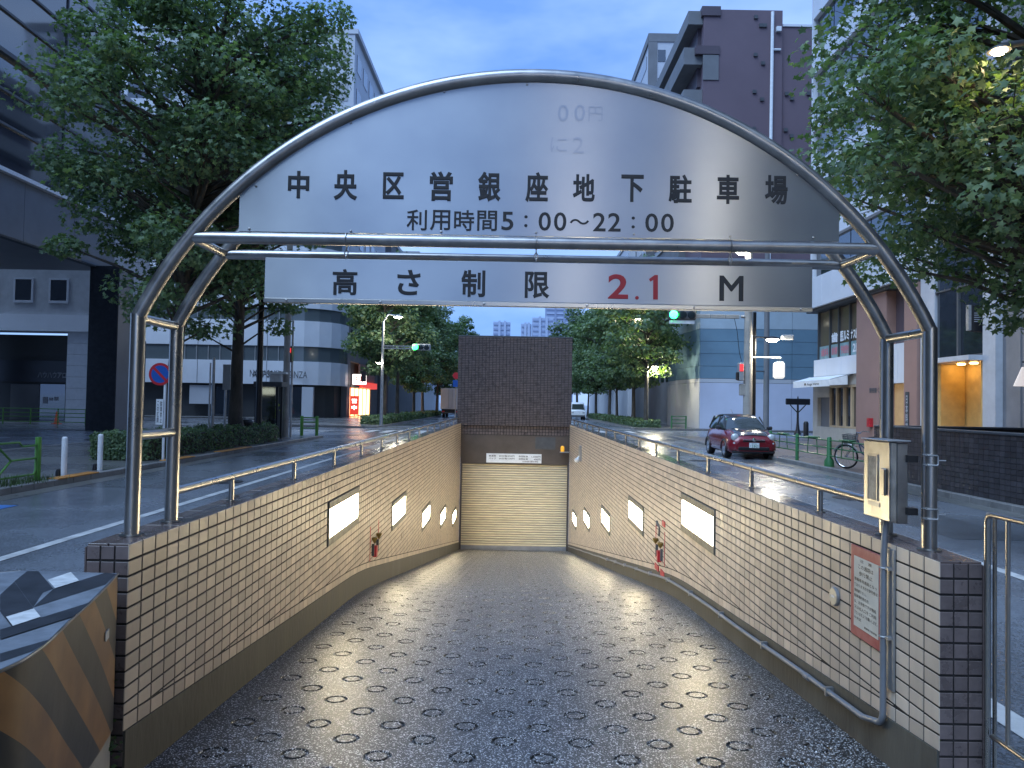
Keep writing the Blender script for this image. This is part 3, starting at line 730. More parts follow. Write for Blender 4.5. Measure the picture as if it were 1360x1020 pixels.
# red framed hose hooks on the walls
M['red'] = mat('red_paint', (0.42, 0.02, 0.03), .45, var=.2, vscale=12)
M['brass'] = mat('brass', (0.30, 0.21, 0.06), .4, .7, var=.2)
def hooks(side, px, py, label):
    xi = XL if side < 0 else XR; n = -side
    c = atx(px, py, xi)
    t = thing('hydrant_hooks', label, 'hydrant', (xi, c.y, c.z), 'red hydrant hooks on the ramp walls')
    X = lambda a: xi+n*a
    def bx_(nm, m, ya, yb, za, zb, d=.02):
        lo, hi = sorted((X(.0005), X(d))); return MB().box(lo, hi, c.y+ya, c.y+yb, c.z+za, c.z+zb, .002).build(nm, m, t)
    for dy in (-.26, .26):
        bx_('upright', 'red', dy-.009, dy+.009, -.2, .2, .006)
        m_ = MB().lathe((X(.03), c.y+dy*.55, c.z+.02), [(.006, -.03), (.014, -.02), (.036, .02), (.036, .035)], 12)
        m_.tube([(X(.0), c.y+dy*.55, c.z+.03), (X(.03), c.y+dy*.55, c.z+.03)], .012, 8)
        m_.build('hook', 'brass', t, True)
        bx_('hook_stem', 'dgrey', dy*.55-.008, dy*.55+.008, -.16, -.02, .03)
    bx_('valve', 'red', -.07, .0, -.19, -.06, .045)
    if side > 0:
        bx_('foot', 'red', -.28, -.06, -.335, -.265, .012); bx_('foot', 'red', .06, .28, -.335, -.265, .012)
        bx_('corner_patch', 'red', -.275, -.14, .255, .32, .012)
        lo, hi = sorted((X(.0005), X(.05)))
        MB().tube([(X(.03), c.y+.06, c.z+.22), (X(.045), c.y, c.z+.28), (X(.03), c.y-.08, c.z+.22), (X(.03), c.y-.06, c.z+.12)], .011, 8).build('hose_end', 'dgrey', t, True)
hooks(-1, 497, 717, 'pair of brass hooks with red rails on the left ramp wall')
hooks(1, 877, 724, 'pair of brass hooks in a red frame on the right ramp wall')

# ------------------------------------------------------------------ striped bumper nose at the end of the left wall
nose = thing('bumper_nose', 'rounded crash bumper with worn amber and black stripes before the left wall', 'bumper', (-1.85, 2.4, floor_z(2.4)))
NTOP = EYE-.735
def cr_(P, n=10):
    o = []
    for i in range(len(P)-1):
        p0, p1, p2, p3 = P[max(0, i-1)], P[i], P[i+1], P[min(len(P)-1, i+2)]
        for k in range(n):
            t = k/n
            o.append(tuple(.5*((2*p1[a])+(-p0[a]+p2[a])*t+(2*p0[a]-5*p1[a]+4*p2[a]-p3[a])*t*t+(-p0[a]+3*p1[a]-3*p2[a]+p3[a])*t**3) for a in range(2)))
    return o+[P[-1]]
plan = cr_([(-1.625, 3.075), (-1.53, 2.78), (-1.43, 2.42), (-1.36, 2.17), (-1.345, 2.0), (-1.40, 1.80), (-1.60, 1.62), (-1.88, 1.56), (-2.15, 1.64), (-2.34, 1.85), (-2.42, 2.2), (-2.36, 2.6), (-2.22, 2.93), (-2.04, 3.09)])
def nose_side_mat():
    m, t, b = new_mat('nose_stripes'); N = t.nodes.new; K = t.links.new
    at_ = N('ShaderNodeUVMap'); at_.uv_map = 'wrap'
    sp = N('ShaderNodeSeparateXYZ'); K(at_.outputs['UV'], sp.inputs['Vector'])
    ma = N('ShaderNodeMath'); ma.operation = 'MULTIPLY_ADD'; ma.inputs[1].default_value = -1.15; K(sp.outputs['Y'], ma.inputs[0]); K(sp.outputs['X'], ma.inputs[2])
    md = N('ShaderNodeMath'); md.operation = 'FRACT'; sc = N('ShaderNodeMath'); sc.operation = 'MULTIPLY'; sc.inputs[1].default_value = 2.75
    K(ma.outputs[0], sc.inputs[0]); K(sc.outputs[0], md.inputs[0])
    gt = N('ShaderNodeMath'); gt.operation = 'GREATER_THAN'; gt.inputs[1].default_value = .5; K(md.outputs[0], gt.inputs[0])
    crd = N('ShaderNodeTexCoord'); n = N('ShaderNodeTexNoise'); n.inputs['Scale'].default_value = 5; n.inputs['Detail'].default_value = 7; K(crd.outputs['Object'], n.inputs['Vector'])
    am = N('ShaderNodeValToRGB'); am.color_ramp.elements[0].position = .35; am.color_ramp.elements[0].color = (.19, .085, .028, 1); am.color_ramp.elements[1].position = .65; am.color_ramp.elements[1].color = (.34, .165, .05, 1)
    gy = N('ShaderNodeValToRGB'); gy.color_ramp.elements[0].position = .35; gy.color_ramp.elements[0].color = (.010, .011, .014, 1); gy.color_ramp.elements[1].position = .65; gy.color_ramp.elements[1].color = (.035, .034, .032, 1)
    K(n.outputs['Fac'], am.inputs['Fac']); K(n.outputs['Fac'], gy.inputs['Fac'])
    mx = N('ShaderNodeMix'); mx.data_type = 'RGBA'; K(gt.outputs[0], mx.inputs['Factor']); K(am.outputs['Color'], mx.inputs['A']); K(gy.outputs['Color'], mx.inputs['B'])
    K(mx.outputs['Result'], b.inputs['Base Color']); b.inputs['Roughness'].default_value = .34
    bp = N('ShaderNodeBump'); bp.inputs['Strength'].default_value = .15; bp.inputs['Distance'].default_value = .02; K(n.outputs['Fac'], bp.inputs['Height']); K(bp.outputs['Normal'], b.inputs['Normal'])
    return m
M['nose_side'] = nose_side_mat()
M['nose_top'] = mat('nose_top', (0.16, 0.18, 0.21), .5, var=.25, vscale=8, bump=.15, bscale=50)
M['nose_dark'] = mat('nose_dark_stripe', (0.025, 0.028, 0.035), .5, var=.3, vscale=8)
M['nose_white'] = mat('nose_reflective', (0.55, 0.56, 0.56), .5, var=.2, vscale=20)
mbs = MB(); uv = []; s_ = 0.0; prev = None
for i, p in enumerate(plan):
    if prev: s_ += math.hypot(p[0]-prev[0], p[1]-prev[1])
    prev = p
    zb = floor_z(p[1])+.255
    mbs.v += [(p[0], p[1], zb), (p[0], p[1], NTOP)]; uv += [(s_, zb), (s_, NTOP)]
for i in range(len(plan)-1): mbs.f.append((2*i, 2*i+2, 2*i+3, 2*i+1))
o = mbs.build('striped_skin', 'nose_side', nose, True, 1.2)
ul = o.data.uv_layers.new(name='wrap')
for lp in o.data.loops: ul.data[lp.index].uv = uv[lp.vertex_index]
MB().prism([(p[0]*.985-.028, p[1]*.985+.036) for p in plan], floor_z(3)-.15, NTOP-.004).build('concrete_body', 'concrete', nose)
MB().prism(plan, NTOP-.003, NTOP+.003).build('top_plate', 'nose_top', nose)
mt = MB().tube([(p[0], p[1], NTOP+.001) for p in plan], .005, 6); mt.build('edge_trim', 'steel_old', nose, True)
# painted chevrons and reflector patches on the top plate
def top_poly(pts, m, nm, lift):
    zt = NTOP+.0035+lift
    q = [on(px, py, zt) for px, py in pts]
    MB().poly([(p.x, p.y, zt) for p in q]).build(nm, m, nose)
top_poly([(36, 758.5), (51, 758.5), (71, 782), (57, 787), (44, 806.5), (19, 772)], 'nose_dark', 'dark_stripe', 0)
top_poly([(71, 782), (140, 760.5), (154, 762), (140, 776), (44, 806.5)], 'nose_dark', 'dark_stripe', .001)
top_poly([(44, 807), (54, 819.5), (15, 831), (0, 812), (0, 790), (19, 772.5)], 'nose_dark', 'dark_stripe', .002)
top_poly([(55, 820), (121, 799.5), (99, 818), (0, 849), (0, 836)], 'nose_dark', 'dark_stripe', .003)
top_poly([(0, 868), (66, 849), (44, 864), (0, 879)], 'nose_dark', 'dark_stripe', .001)
top_poly([(63, 770), (94, 759.5), (105, 771), (73, 781)], 'nose_white', 'reflector_patch', .004)
top_poly([(8, 819), (45, 808), (54, 819), (17, 831)], 'nose_white', 'reflector_patch', .005)
i0 = 7
p = plan[i0]; d = Vector((plan[i0+1][0]-p[0], plan[i0+1][1]-p[1], 0)).normalized(); nn = Vector((-d.y, d.x, 0))
MB().obox(Vector((p[0], p[1], NTOP-.19))+nn*.004 if nn.x > 0 else Vector((p[0], p[1], NTOP-.19))-nn*.004, d, nn, UZ, .026, .002, .018).build('sticker', 'nose_white', nose)

# ------------------------------------------------------------------ steel barrier at the right edge
br = thing('pipe_barrier', 'upright steel bar barrier continuing the right wall towards the viewer', 'railing', (1.94, 2.7, 0))
zt = 1.305
MB().tube([(1.945, 3.03, .02), (1.945, 3.03, zt-.03), (1.945, 3.02, zt-.008), (1.945, 2.995, zt), (1.945, 1.6, zt)], .0125, 10).build('frame', 'steel', br, True)
MB().tube([(1.945, 3.0, .42), (1.945, 1.6, .42)], .011, 10).build('bottom_rail', 'steel', br, True)
MB().tube([(1.975, 3.03, .02), (1.975, 3.03, zt-.01), (1.975, 2.99, zt+.002), (1.975, 1.6, zt+.002)], .008, 8).build('inner_frame', 'steel', br, True)
y = 2.905
for i in range(8):
    MB().cyl((1.945, y, .42), (1.945, y, zt-.008), .0085 if i != 1 else .014, 10).build('bar', 'steel', br, True); y -= .12
# weed at the foot of the wall
M['weed'] = mat('weed_leaf', (0.055, 0.10, 0.03), .6, island=.35)
wd = MB(); rr = random.Random(5)
for (wx, wy, wz, n_) in ((-1.66, 3.10, .52, 26), (-1.66, 3.10, .40, 14), (-1.62, 3.08, .29, 30)):
    for i in range(n_):
        a, l = rr.uniform(0, 6.28), rr.uniform(.012, .03)
        c = Vector((wx+rr.gauss(0, .016), wy-.02+rr.gauss(0, .012), wz+rr.gauss(0, .03)))
        u = Vector((math.cos(a), math.sin(a)*.6, rr.uniform(-.6, .6))).normalized(); v = u.cross(Vector((rr.uniform(-1, 1), 1, rr.uniform(-1, 1)))).normalized()
        wd.add([c, c+u*l*.5+v*l*.35, c+u*l, c+u*l*.5-v*l*.35], [(0, 1, 2, 3)])
tag(wd.build('weed', 'weed'), 'small green weed growing at the foot of the left wall end', 'weed')
# ------------------------------------------------------------------ ground, road, pavements, markings
def asphalt(name, col, rough, rv, wet=.5):
    m, t, b = new_mat(name); N = t.nodes.new; K = t.links.new
    crd = N('ShaderNodeTexCoord')
    big = N('ShaderNodeTexNoise'); big.inputs['Scale'].default_value = .35; big.inputs['Detail'].default_value = 7; big.inputs['Roughness'].default_value = .6; K(crd.outputs['Object'], big.inputs['Vector'])
    fine = N('ShaderNodeTexVoronoi'); fine.inputs['Scale'].default_value = 70; K(crd.outputs['Object'], fine.inputs['Vector'])
    rp = N('ShaderNodeValToRGB'); rp.color_ramp.elements[0].position = .3; rp.color_ramp.elements[0].color = tuple(c*.6 for c in col)+(1,); rp.color_ramp.elements[1].position = .7; rp.color_ramp.elements[1].color = tuple(c*1.25 for c in col)+(1,)
    K(big.outputs['Fac'], rp.inputs['Fac'])
    sp = N('ShaderNodeSeparateColor'); K(fine.outputs['Color'], sp.inputs['Color'])
    mr0 = N('ShaderNodeMapRange'); mr0.inputs['To Min'].default_value = .6; mr0.inputs['To Max'].default_value = 1.4; K(sp.outputs['Green'], mr0.inputs['Value'])
    sc = N('ShaderNodeVectorMath'); sc.operation = 'SCALE'; K(rp.outputs['Color'], sc.inputs[0]); K(mr0.outputs['Result'], sc.inputs['Scale']); K(sc.outputs['Vector'], b.inputs['Base Color'])
    mr = N('ShaderNodeMapRange'); mr.inputs['From Min'].default_value = .32; mr.inputs['From Max'].default_value = .66; mr.inputs['To Min'].default_value = rough-rv; mr.inputs['To Max'].default_value = rough+rv
    K(big.outputs['Fac'], mr.inputs['Value']); K(mr.outputs['Result'], b.inputs['Roughness'])
    bp = N('ShaderNodeBump'); bp.inputs['Strength'].default_value = .35; bp.inputs['Distance'].default_value = .004; K(fine.outputs['Distance'], bp.inputs['Height']); K(bp.outputs['Normal'], b.inputs['Normal'])
    b.inputs['Specular IOR Level'].default_value = wet
    return m
M['asphalt'] = asphalt('asphalt_wet', (0.15, 0.165, 0.19), .24, .12, 1.0)
M['pave'] = asphalt('paving_wet', (0.16, 0.158, 0.155), .27, .12, .6)
M['pave_r'] = asphalt('paving_warm', (0.16, 0.125, 0.105), .32, .12, .6)
M['line'] = mat('road_paint', (0.62, 0.62, 0.60), .45, dark=(.34, .34, .34), vscale=3.0, bump=.1, bscale=60)
M['kerb'] = mat('kerb_stone', (0.20, 0.195, 0.19), .55, var=.25, vscale=2)
g = MB(); FAR = 1800
xo0, xo1 = XL-WT, XR+WT
def sheet(mb, x0, x1, y0, y1, z): mb.quad((x0, y0, z), (x1, y0, z), (x1, y1, z), (x0, y1, z))
sheet(g, -FAR, xo0, -FAR, FAR, 0); sheet(g, xo1, FAR, -FAR, FAR, 0); sheet(g, xo0, xo1, YEND+.3, FAR, 0); sheet(g, xo0, xo1, -FAR, -6.9, 0)
struct('ground', g, 'asphalt')
# raised approach sides
ap = MB()
for x, xs in ((XL-.1, xo0), (XR+.1, xo1)):
    for a, b in ((-6.9, -1.0), (-1.0, 3.2)):
        ap.quad((x, a, floor_z(a)), (x, b, floor_z(b)), (x, b, -.01), (x, a, -.01))
        lo, hi = sorted((x, xs)); ap.quad((lo, a, .0), (hi, a, .0), (hi, b, .0), (lo, b, .0))
struct('approach_kerb', ap, 'concrete')
KX = 8.65                        # kerb lines of the avenue
SW = .11
sw = MB()
def pavement(name, x0, x1, y0, y1, m, z=SW, kerb=.16):
    mb = MB(); mb.box(x0, x1, y0, y1, -.05, z); o = struct(name, mb, m); return o
def kerbs(name, x, y0, y1, side, L_=0.6, near=35):
    """kerb stones along a road edge, one object each where they can be told apart"""
    root = tag(thing(name, None, None, (x, y0, 0)), kind='structure')
    x0, x1 = sorted((x, x-side*.16)); y = y0; first = None
    while y < min(near, y1):
        if first is None:
            first = MB().box(x0, x1, y0+.004, y0+L_-.004, -.04, SW+.012, .012).build('kerb_stone', 'kerb', root)
        else: dup(first, (0, y-y0, random.uniform(-.003, .003)), parent=root)
        y += L_
    if y < y1: MB().box(x0, x1, y, y1, -.04, SW+.012).build('kerb_run', 'kerb', root)
pavement('pavement_west', -14.75, -KX-.16, -30, 33.5, 'pave'); kerbs('kerb_west', -KX, 8.0, 33.5, 1)
pavement('pavement_west_far', -16.2, -KX-.16, 47, 260, 'pave'); kerbs('kerb_west_far', -KX, 47, 260, 1, near=0)
pavement('pavement_east', KX+.16, 60, -30, 40.5, 'pave_r'); kerbs('kerb_east', KX, 8.0, 40.5, -1)
pavement('pavement_east_far', KX+.16, 60, 53.5, 260, 'pave'); kerbs('kerb_east_far', KX, 53.5, 260, -1, near=0)
pavement('pavement_north_west', -60, -16.4, 62, 120, 'pave', .10)
pavement('pavement_west_back', -60, -14.9, 36.5, 60, 'pave', .06)
sg = MB(); sheet(sg, -14.9, -14.6, -20, 33.5, SW+.006); struct('gutter_line', sg, 'kerb')
ZL = .005
def stripe(name, x0, x1, y0, y1, m='line', z=ZL):
    mb = MB(); sheet(mb, x0, x1, y0, y1, z); return struct(name, mb, m)
stripe('lane_line_west', -5.39, -5.25, -10, 36, 'line'); stripe('lane_line_east', 5.26, 5.40, -10, 39, 'line')
stripe('lane_line_west_far', -5.39, -5.25, 54, 220, 'line'); stripe('lane_line_east_far', 5.26, 5.40, 56, 220, 'line')
stripe('island_line_east', 2.72, 2.90, 2, 24.5, 'line'); stripe('island_line_west', -2.78, -2.6, 2, 24.5, 'line')
zb = MB()
for i in range(9):
    y = 36.6; x = -5.0-.0-i*.0
for i in range(8): sheet(zb, -8.3+i*.95, -7.85+i*.95, 40.5, 44.0, ZL)
struct('zebra_crossing', zb, 'line')
zb = MB()
for i in range(7): sheet(zb, 2.7+i*.95, 3.15+i*.95, 46.5, 50.0, ZL)
struct('zebra_crossing_east', zb, 'line')
zb = MB()
for i in range(6): sheet(zb, -13.8, -10.2, 36.8+i*1.0, 37.3+i*1.0, ZL)
struct('zebra_crossing_side', zb, 'line')
stripe('stop_line_west', -5.2, -2.9, 33.4, 33.85); stripe('stop_line_east', 5.5, 8.5, 53.2, 53.65)
M['line_blue'] = mat('blue_road_paint', (0.05, 0.16, 0.42), .5, var=.2)
p = on(22, 672); stripe('cycle_mark', p.x-1.6, p.x, p.y-.45, p.y+.05, 'line_blue')
M['orange'] = mat('orange_strip', (0.50, 0.21, 0.045), .55, var=.25, vscale=5, bump=.1)
for px0, py0, px1, py1, lab in ((118, 638, 172, 629, 'orange strip on the kerb beside the two white bollards'), (0, 658, 16, 655, 'orange strip on the kerb below the green guard rail'), (243, 613, 268, 607, 'orange strip on the kerb in front of the hedge'), (296, 601, 325, 594, 'orange strip on the kerb near the far end of the hedge')):
    a, b = on(px0, py0, SW), on(px1, py1, SW)
    x = -KX-.02
    MB().box(x-.22, x+.03, min(a.y, b.y), max(a.y, b.y), SW-.005, SW+.028, .008)
    o = MB().box(x-.22, x+.03, min(a.y, b.y), max(a.y, b.y), SW+.001, SW+.028, .008).build('kerb_strip', 'orange'); tag(o, lab, 'kerb strip', 'orange strips on the kerb')

# manhole covers, patches and a drain in the carriageway
M['iron'] = mat('cast_iron', (.05, .05, .052), .45, .5, var=.2, bump=.4, bscale=60)
M['patch'] = asphalt('asphalt_patch', (0.10, 0.11, 0.125), .26, .1, 1.0)
for i, (px, py, lab) in enumerate(((930, 612, 'round manhole cover in the right lane before the red car'), (300, 640, 'round manhole cover in the left lane beside the arch post'), (1130, 662, 'round manhole cover in the right lane beyond the handrail'), (470, 578, 'round manhole cover in the left lane near the crossing'))):
    p = on(px, py); t = thing('manhole_cover', lab, 'manhole', (p.x, p.y, 0), 'manhole covers in the road')
    MB().lathe((p.x, p.y, .004), [(.34, 0), (.34, .004), (.33, .005)], 28).build('frame_ring', 'iron', t)
    MB().lathe((p.x, p.y, .0095), [(.30, 0), (.30, .003)], 28).build('lid', 'iron', t)
for i, (x0, x1, y0, y1) in enumerate(((-8.2, -6.4, 14, 23), (-4.6, -3.2, 8, 30), (6.0, 7.1, 10, 19), (3.4, 4.6, 12, 33), (-7.6, -5.9, 28, 33))):
    stripe('asphalt_patch', x0, x1, y0, y1, 'patch', .0025)
M['kerb_dirt'] = asphalt('gutter_concrete', (0.15, 0.148, 0.14), .35, .12, .6)
stripe('gutter_west', -KX, -KX+.42, -5, 33.5, 'kerb_dirt', .003); stripe('gutter_east', KX-.42, KX, -5, 40.5, 'kerb_dirt', .003)
# ------------------------------------------------------------------ buildings
M['glass'] = mat('dark_glass', (0.018, 0.024, 0.034), .04, spec=1.0, ior=1.75, coat=.3)
M['glass_lit'] = mat('pale_glass', (0.10, 0.12, 0.13), .08, spec=.8)
M['clad_dark'] = mat('dark_cladding', (0.105, 0.115, 0.135), .4, var=.12, vscale=.8)
M['soffit'] = mat('soffit_dark', (0.05, 0.055, 0.06), .6)
M['granite_black'] = mat('black_granite', (0.022, 0.024, 0.028), .14, var=.2, vscale=6, spec=.7)
M['panel_white'] = mat('white_panel', (0.64, 0.66, 0.70), .38, var=.05, vscale=.6)
M['panel_pale'] = mat('pale_panel', (0.46, 0.48, 0.52), .5, var=.06, vscale=.5)
M['tile_pale'] = mat('pale_tile_wall', (0.36, 0.37, 0.39), .55, var=.1, vscale=2.0, bump=.15, bscale=30)
M['stone_white'] = mat('white_stone', (0.46, 0.48, 0.52), .35, var=.08, vscale=3)
M['wall_grey'] = mat('grey_render', (0.16, 0.165, 0.175), .7, var=.1, vscale=.7)
M['mauve'] = mat('mauve_brown_tile', (0.14, 0.10, 0.12), .55, var=.06, vscale=.3)
M['mauve_dark'] = mat('mauve_dark', (0.085, 0.065, 0.08), .55, var=.08, vscale=.3)
M['pink_brown'] = mat('pink_brown_render', (0.30, 0.185, 0.155), .65, var=.06, vscale=.8)
M['wood'] = mat('pale_wood', (0.44, 0.33, 0.21), .5, var=.12, vscale=6, stretch=(1, 1, .2))
M['beige'] = mat('beige_render', (0.42, 0.39, 0.34), .7, var=.08)
M['blue_panel'] = mat('blue_hoarding', (0.14, 0.235, 0.31), .42, var=.08, vscale=.6)
M['pale_blue'] = mat('pale_blue_hoarding', (0.36, 0.44, 0.50), .45, var=.08, vscale=.6)
M['hoard_white'] = mat('white_hoarding', (0.48, 0.52, 0.64), .42, var=.05, vscale=.6)
M['blind'] = mat('window_blind', (.34, .35, .36), .5)
M['haze_far'] = mat('hazed_facade', (0.36, 0.42, 0.55), .7)  # pale blue distance haze put into both tower colours
M['haze_far2'] = mat('hazed_facade_dark', (0.24, 0.29, 0.42), .7)

# --- dark office block with curtain wall, far left
b1 = thing('office_block', 'dark glass office block raised on a black pillar at the far left', 'building', (-22, 20, 0))
BX = -20.5
MB().box(-44, BX-.35, 6, 37.5, 8.12, 34).build('core', 'clad_dark', b1)
for j in range(9):
    y0 = 6+j*3.5; MB().box(BX-.35, BX, y0+.01, y0+3.49, 8.1, 10.55).build('fascia_panel', 'clad_dark', b1)
MB().box(BX-.34, BX-.02, 6, 37.5, 8.04, 8.099).build('soffit', 'soffit', b1)
MB().box(BX-.3, BX+.22, 6, 37.5, 10.56, 10.72).build('ledge', 'panel_white', b1)
lev = [10.73, 12.5, 13.85, 15.25, 17.0, 18.4, 20.2, 22.0, 24.0, 26.0]
pn = None
for a, b in zip(lev, lev[1:]):
    for j in range(7):
        y0 = 6+j*4.5
        MB().box(BX-.08, BX-.03, y0+.03, y0+4.47, a+.03, b-.03).build('pane', 'glass', b1)
for z in lev[1:]:
    MB().box(BX-.04, BX+.06 if z not in (15.25,) else BX+.2, 6, 37.5, z-.05, z+.05 if z != 15.25 else z+.12).build('transom', 'dgrey', b1)
for j in range(8): MB().box(BX-.039, BX+.03, 6+j*4.5-.035, 6+j*4.5+.035, 10.73, 26).build('mullion', 'dgrey', b1)
MB().box(-20.8, -19.4, 35.9, 37.3, .03, 8.1).build('pillar', 'granite_black', b1)
MB().box(-19.395, -19.38, 35.95, 37.25, .03, 8.0).build('pillar_facing', 'clad_dark', b1)

# --- pale tiled building with a shop, behind it
b2 = thing('shop_building', 'pale tiled building with white columns and a dark shopfront at far left', 'building', (-32, 48, 0))
yy = 46.0
MB().box(-52, -26.4, yy+.1, yy+7, 6.76, 22).build('wall', 'tile_pale', b2)
MB().box(-52, -26.3, yy-.15, yy+1.5, 5.72, 6.755).build('beam', 'panel_white', b2)
MB().box(-52, -26.5, yy+3.0, yy+7, .05, 5.719).build('shop_wall', 'soffit', b2)
for (a, b) in ((20, 41), (67, 88), (-28, -8)):
    x0, x1 = at(a, 385, yy).x, at(b, 385, yy).x
    w_ = MB().box(x0, x1, yy+.03, yy+.095, 7.66, 8.95).build('window', 'glass', b2)
    MB().box(x0-.12, x1+.12, yy+.0, yy+.09, 7.5, 7.65).box(x0-.12, x0-.01, yy+.01, yy+.09, 7.66, 8.95).box(x1+.01, x1+.12, yy+.01, yy+.09, 7.66, 8.95).box(x0-.12, x1+.12, yy+.01, yy+.09, 8.96, 9.06).build('window_frame', 'stone_white', w_)
for (a, b) in ((88, 116), (-60, -32)):
    x0, x1 = at(a, 500, yy).x, at(b, 500, yy).x
    for k in range(8):
        z0 = .06+k*.707
        MB().box(x0, x1, yy, yy+1.3, z0+.006, z0+.701, .006).build('column_panel', 'stone_white', b2)
M['shop_sign'] = mat('shop_fascia', (.03, .035, .05), .4)
p0, p1 = at(0, 478, 48.8), at(87, 508, 48.8)
MB().box(p0.x-3, p1.x+.6, 48.8, 48.98, p1.z, p0.z).build('shop_fascia', 'shop_sign', b2)
c = at(69, 498, 48.78); M['dull_white'] = mat('dull_lettering', (.35, .36, .4), .6)
text_fit('ハウハウアロ', (c.x, 48.78, c.z), UX, UZ, 1.9, .42, .03).build('lettering', 'dull_white', b2)
p0, p1 = at(15, 510, 48.9), at(52, 545, 48.9)
MB().box(p0.x, p1.x, 48.85, 48.97, .08, p0.z).build('roller_blind', 'wall_grey', b2)
p0, p1 = at(54, 510, 48.9), at(86, 545, 48.9)
MB().box(p0.x, p1.x, 48.88, 48.97, .08, p0.z).build('shop_door', 'glass', b2)
for (a, b, c_, d) in ((57, 63, 527, 536), (65, 70, 528, 532), (72, 77, 527, 532)):
    q0, q1 = at(a, c_, 48.86), at(b, d, 48.86); MB().box(q0.x, q1.x, 48.85, 48.87, q1.z, q0.z).build('door_notice', 'dull_white', b2)

# --- white gallery building with a rounded corner
b3 = thing('gallery_building', 'white banded gallery building with rounded corner behind the trees', 'building', (-22, 67, 0))
plan3 = [(-40, 66), (-20.2, 66), (-18.9, 66.2), (-17.7, 66.7), (-16.8, 67.4), (-16.2, 68.4), (-16, 69.6), (-16, 70.6)]
def band(z0, z1, d, m, nm, par, plan=plan3, thick=.4):
    o = []
    for i, (x, y) in enumerate(plan):
        a = plan[max(0, i-1)]; b = plan[min(len(plan)-1, i+1)]
        t = Vector((b[0]-a[0], b[1]-a[1], 0)).normalized(); n_ = Vector((t.y, -t.x, 0)); o.append((x+n_.x*d, y+n_.y*d))
    ins = [(x-.0+0, y) for x, y in o]
    mb = MB(); n = len(o)
    inn = []
    for i, (x, y) in enumerate(o):
        a = plan[max(0, i-1)]; b = plan[min(len(plan)-1, i+1)]
        t = Vector((b[0]-a[0], b[1]-a[1], 0)).normalized(); n_ = Vector((t.y, -t.x, 0)); inn.append((x-n_.x*thick, y-n_.y*thick))
    for i in range(n-1):
        a, b, c_, d_ = o[i], o[i+1], inn[i+1], inn[i]
        mb.quad((*a, z0), (*b, z0), (*b, z1), (*a, z1)); mb.quad((*a, z1), (*b, z1), (*c_, z1), (*d_, z1)); mb.quad((*a, z0), (*b, z0), (*c_, z0), (*d_, z0))
    mb.quad((*o[-1], z0), (*inn[-1], z0), (*inn[-1], z1), (*o[-1], z1)); mb.quad((*o[0], z0), (*inn[0], z0), (*inn[0], z1), (*o[0], z1))
    return mb.build(nm, m, par)
def zpx(py, y=66, px=350): return at(px, py, y).z
bz = [(zpx(510), zpx(479)), (zpx(459), zpx(425))]
z = bz[1][1]
stz = bz[1][0]-bz[0][0]
while bz[-1][1] < 14: bz.append((bz[-1][0]+3.45, bz[-1][0]+3.45+2.1))
for k, (a, b) in enumerate(bz):
    band(a, b, .12, 'panel_white', 'spandrel', b3)
    nz_ = bz[k+1][0] if k+1 < len(bz) else b+1.4
    wd = band(b+.005, nz_-.005, -.02, 'glass_lit', 'window_band', b3)
    for i in range(10):
        x = -29.5+i*1.05
        MB().box(x-.03, x+.03, 65.955, 66.02, b+.01, nz_-.01).build('mullion', 'grey', wd)
    for x in (-28.3, -25.2, -22.1, -20.3):
        MB().box(x-.015, x+.015, 65.865, 65.885, a+.005, b-.005).build('panel_joint', 'dgrey', b3)
MB().prism(plan3+[(-16, 70.8), (-40, 70.8)], bz[-1][1]+1.41, bz[-1][1]+1.8).build('roof', 'grey', b3)
MB().prism([(x-.6, y+.8) for x, y in plan3]+[(-16.6, 70.7), (-40, 70.7)], .11, bz[0][0]-.01).build('ground_floor_core', 'soffit', b3)
for (a, b, m_, nm) in ((252, 283, 'panel_pale', 'shop_blind'), (287, 305, 'glass', 'shop_window'), (346, 366, 'wall_grey', 'entrance_shutter'), (401, 416, 'panel_pale', 'wall_panel'), (388, 400, 'glass', 'shop_window')):
    x0, x1 = at(a, 530, 66.2).x, at(b, 530, 66.2).x
    MB().box(x0, x1, 66.1, 66.5, .12 if nm != 'shop_blind' else 1.2, zpx(513, 66.2)).build(nm, m_, b3)
M['warm_panel'] = emis('warm_light_panel', (1.0, .9, .62), 1.6)
x0, x1 = at(347, 530, 66).x, at(365, 530, 66).x; MB().box(x0, x1, 66.0, 66.09, zpx(524), zpx(515)).build('lit_transom', 'warm_panel', b3)
c = at(388, 497, 65.85); text_fit('ART SPACE/GINZA', (c.x-1.1, 65.865, zpx(497)), UX, UZ, 4.9, .62, -.012).build('lettering', 'dgrey', b3)
c = at(363, 496, 65.85); text_fit('NAGASAKI', (c.x-.8, 65.865, zpx(496)), UX, UZ, 2.6, .62, -.012).build('lettering', 'dgrey', b3)

# --- grey building with the lit red shop, along the avenue
b4 = thing('grey_building', 'tall grey building with a brightly lit red shop at street level', 'building', (-18, 78, 0))
GX = -16.0
MB().box(-40, GX-.02, 70.9, 90, 5.6, 15).build('wall', 'wall_grey', b4); MB().box(-40, GX-.02, 70.9, 90, 15.001, 37.4).build('upper_wall', 'panel_pale', b4)
MB().box(-40, GX-.6, 71.0, 89.9, .1, 5.59).build('street_wall', 'wall_grey', b4)
MB().box(GX-.58, GX-.02, 70.9, 72.3, .1, 5.59).build('street_pier', 'wall_grey', b4)
MB().box(-40.2, GX+.3, 70.8, 90.2, 37.41, 37.9).build('roof_slab', 'panel_pale', b4)
for k in range(9):
    for j in range(6):
        y0 = 72+j*3; MB().box(GX-.019, GX+.03, y0, y0+1.9, 7.0+k*3.4, 8.7+k*3.4).build('window', 'glass', b4)
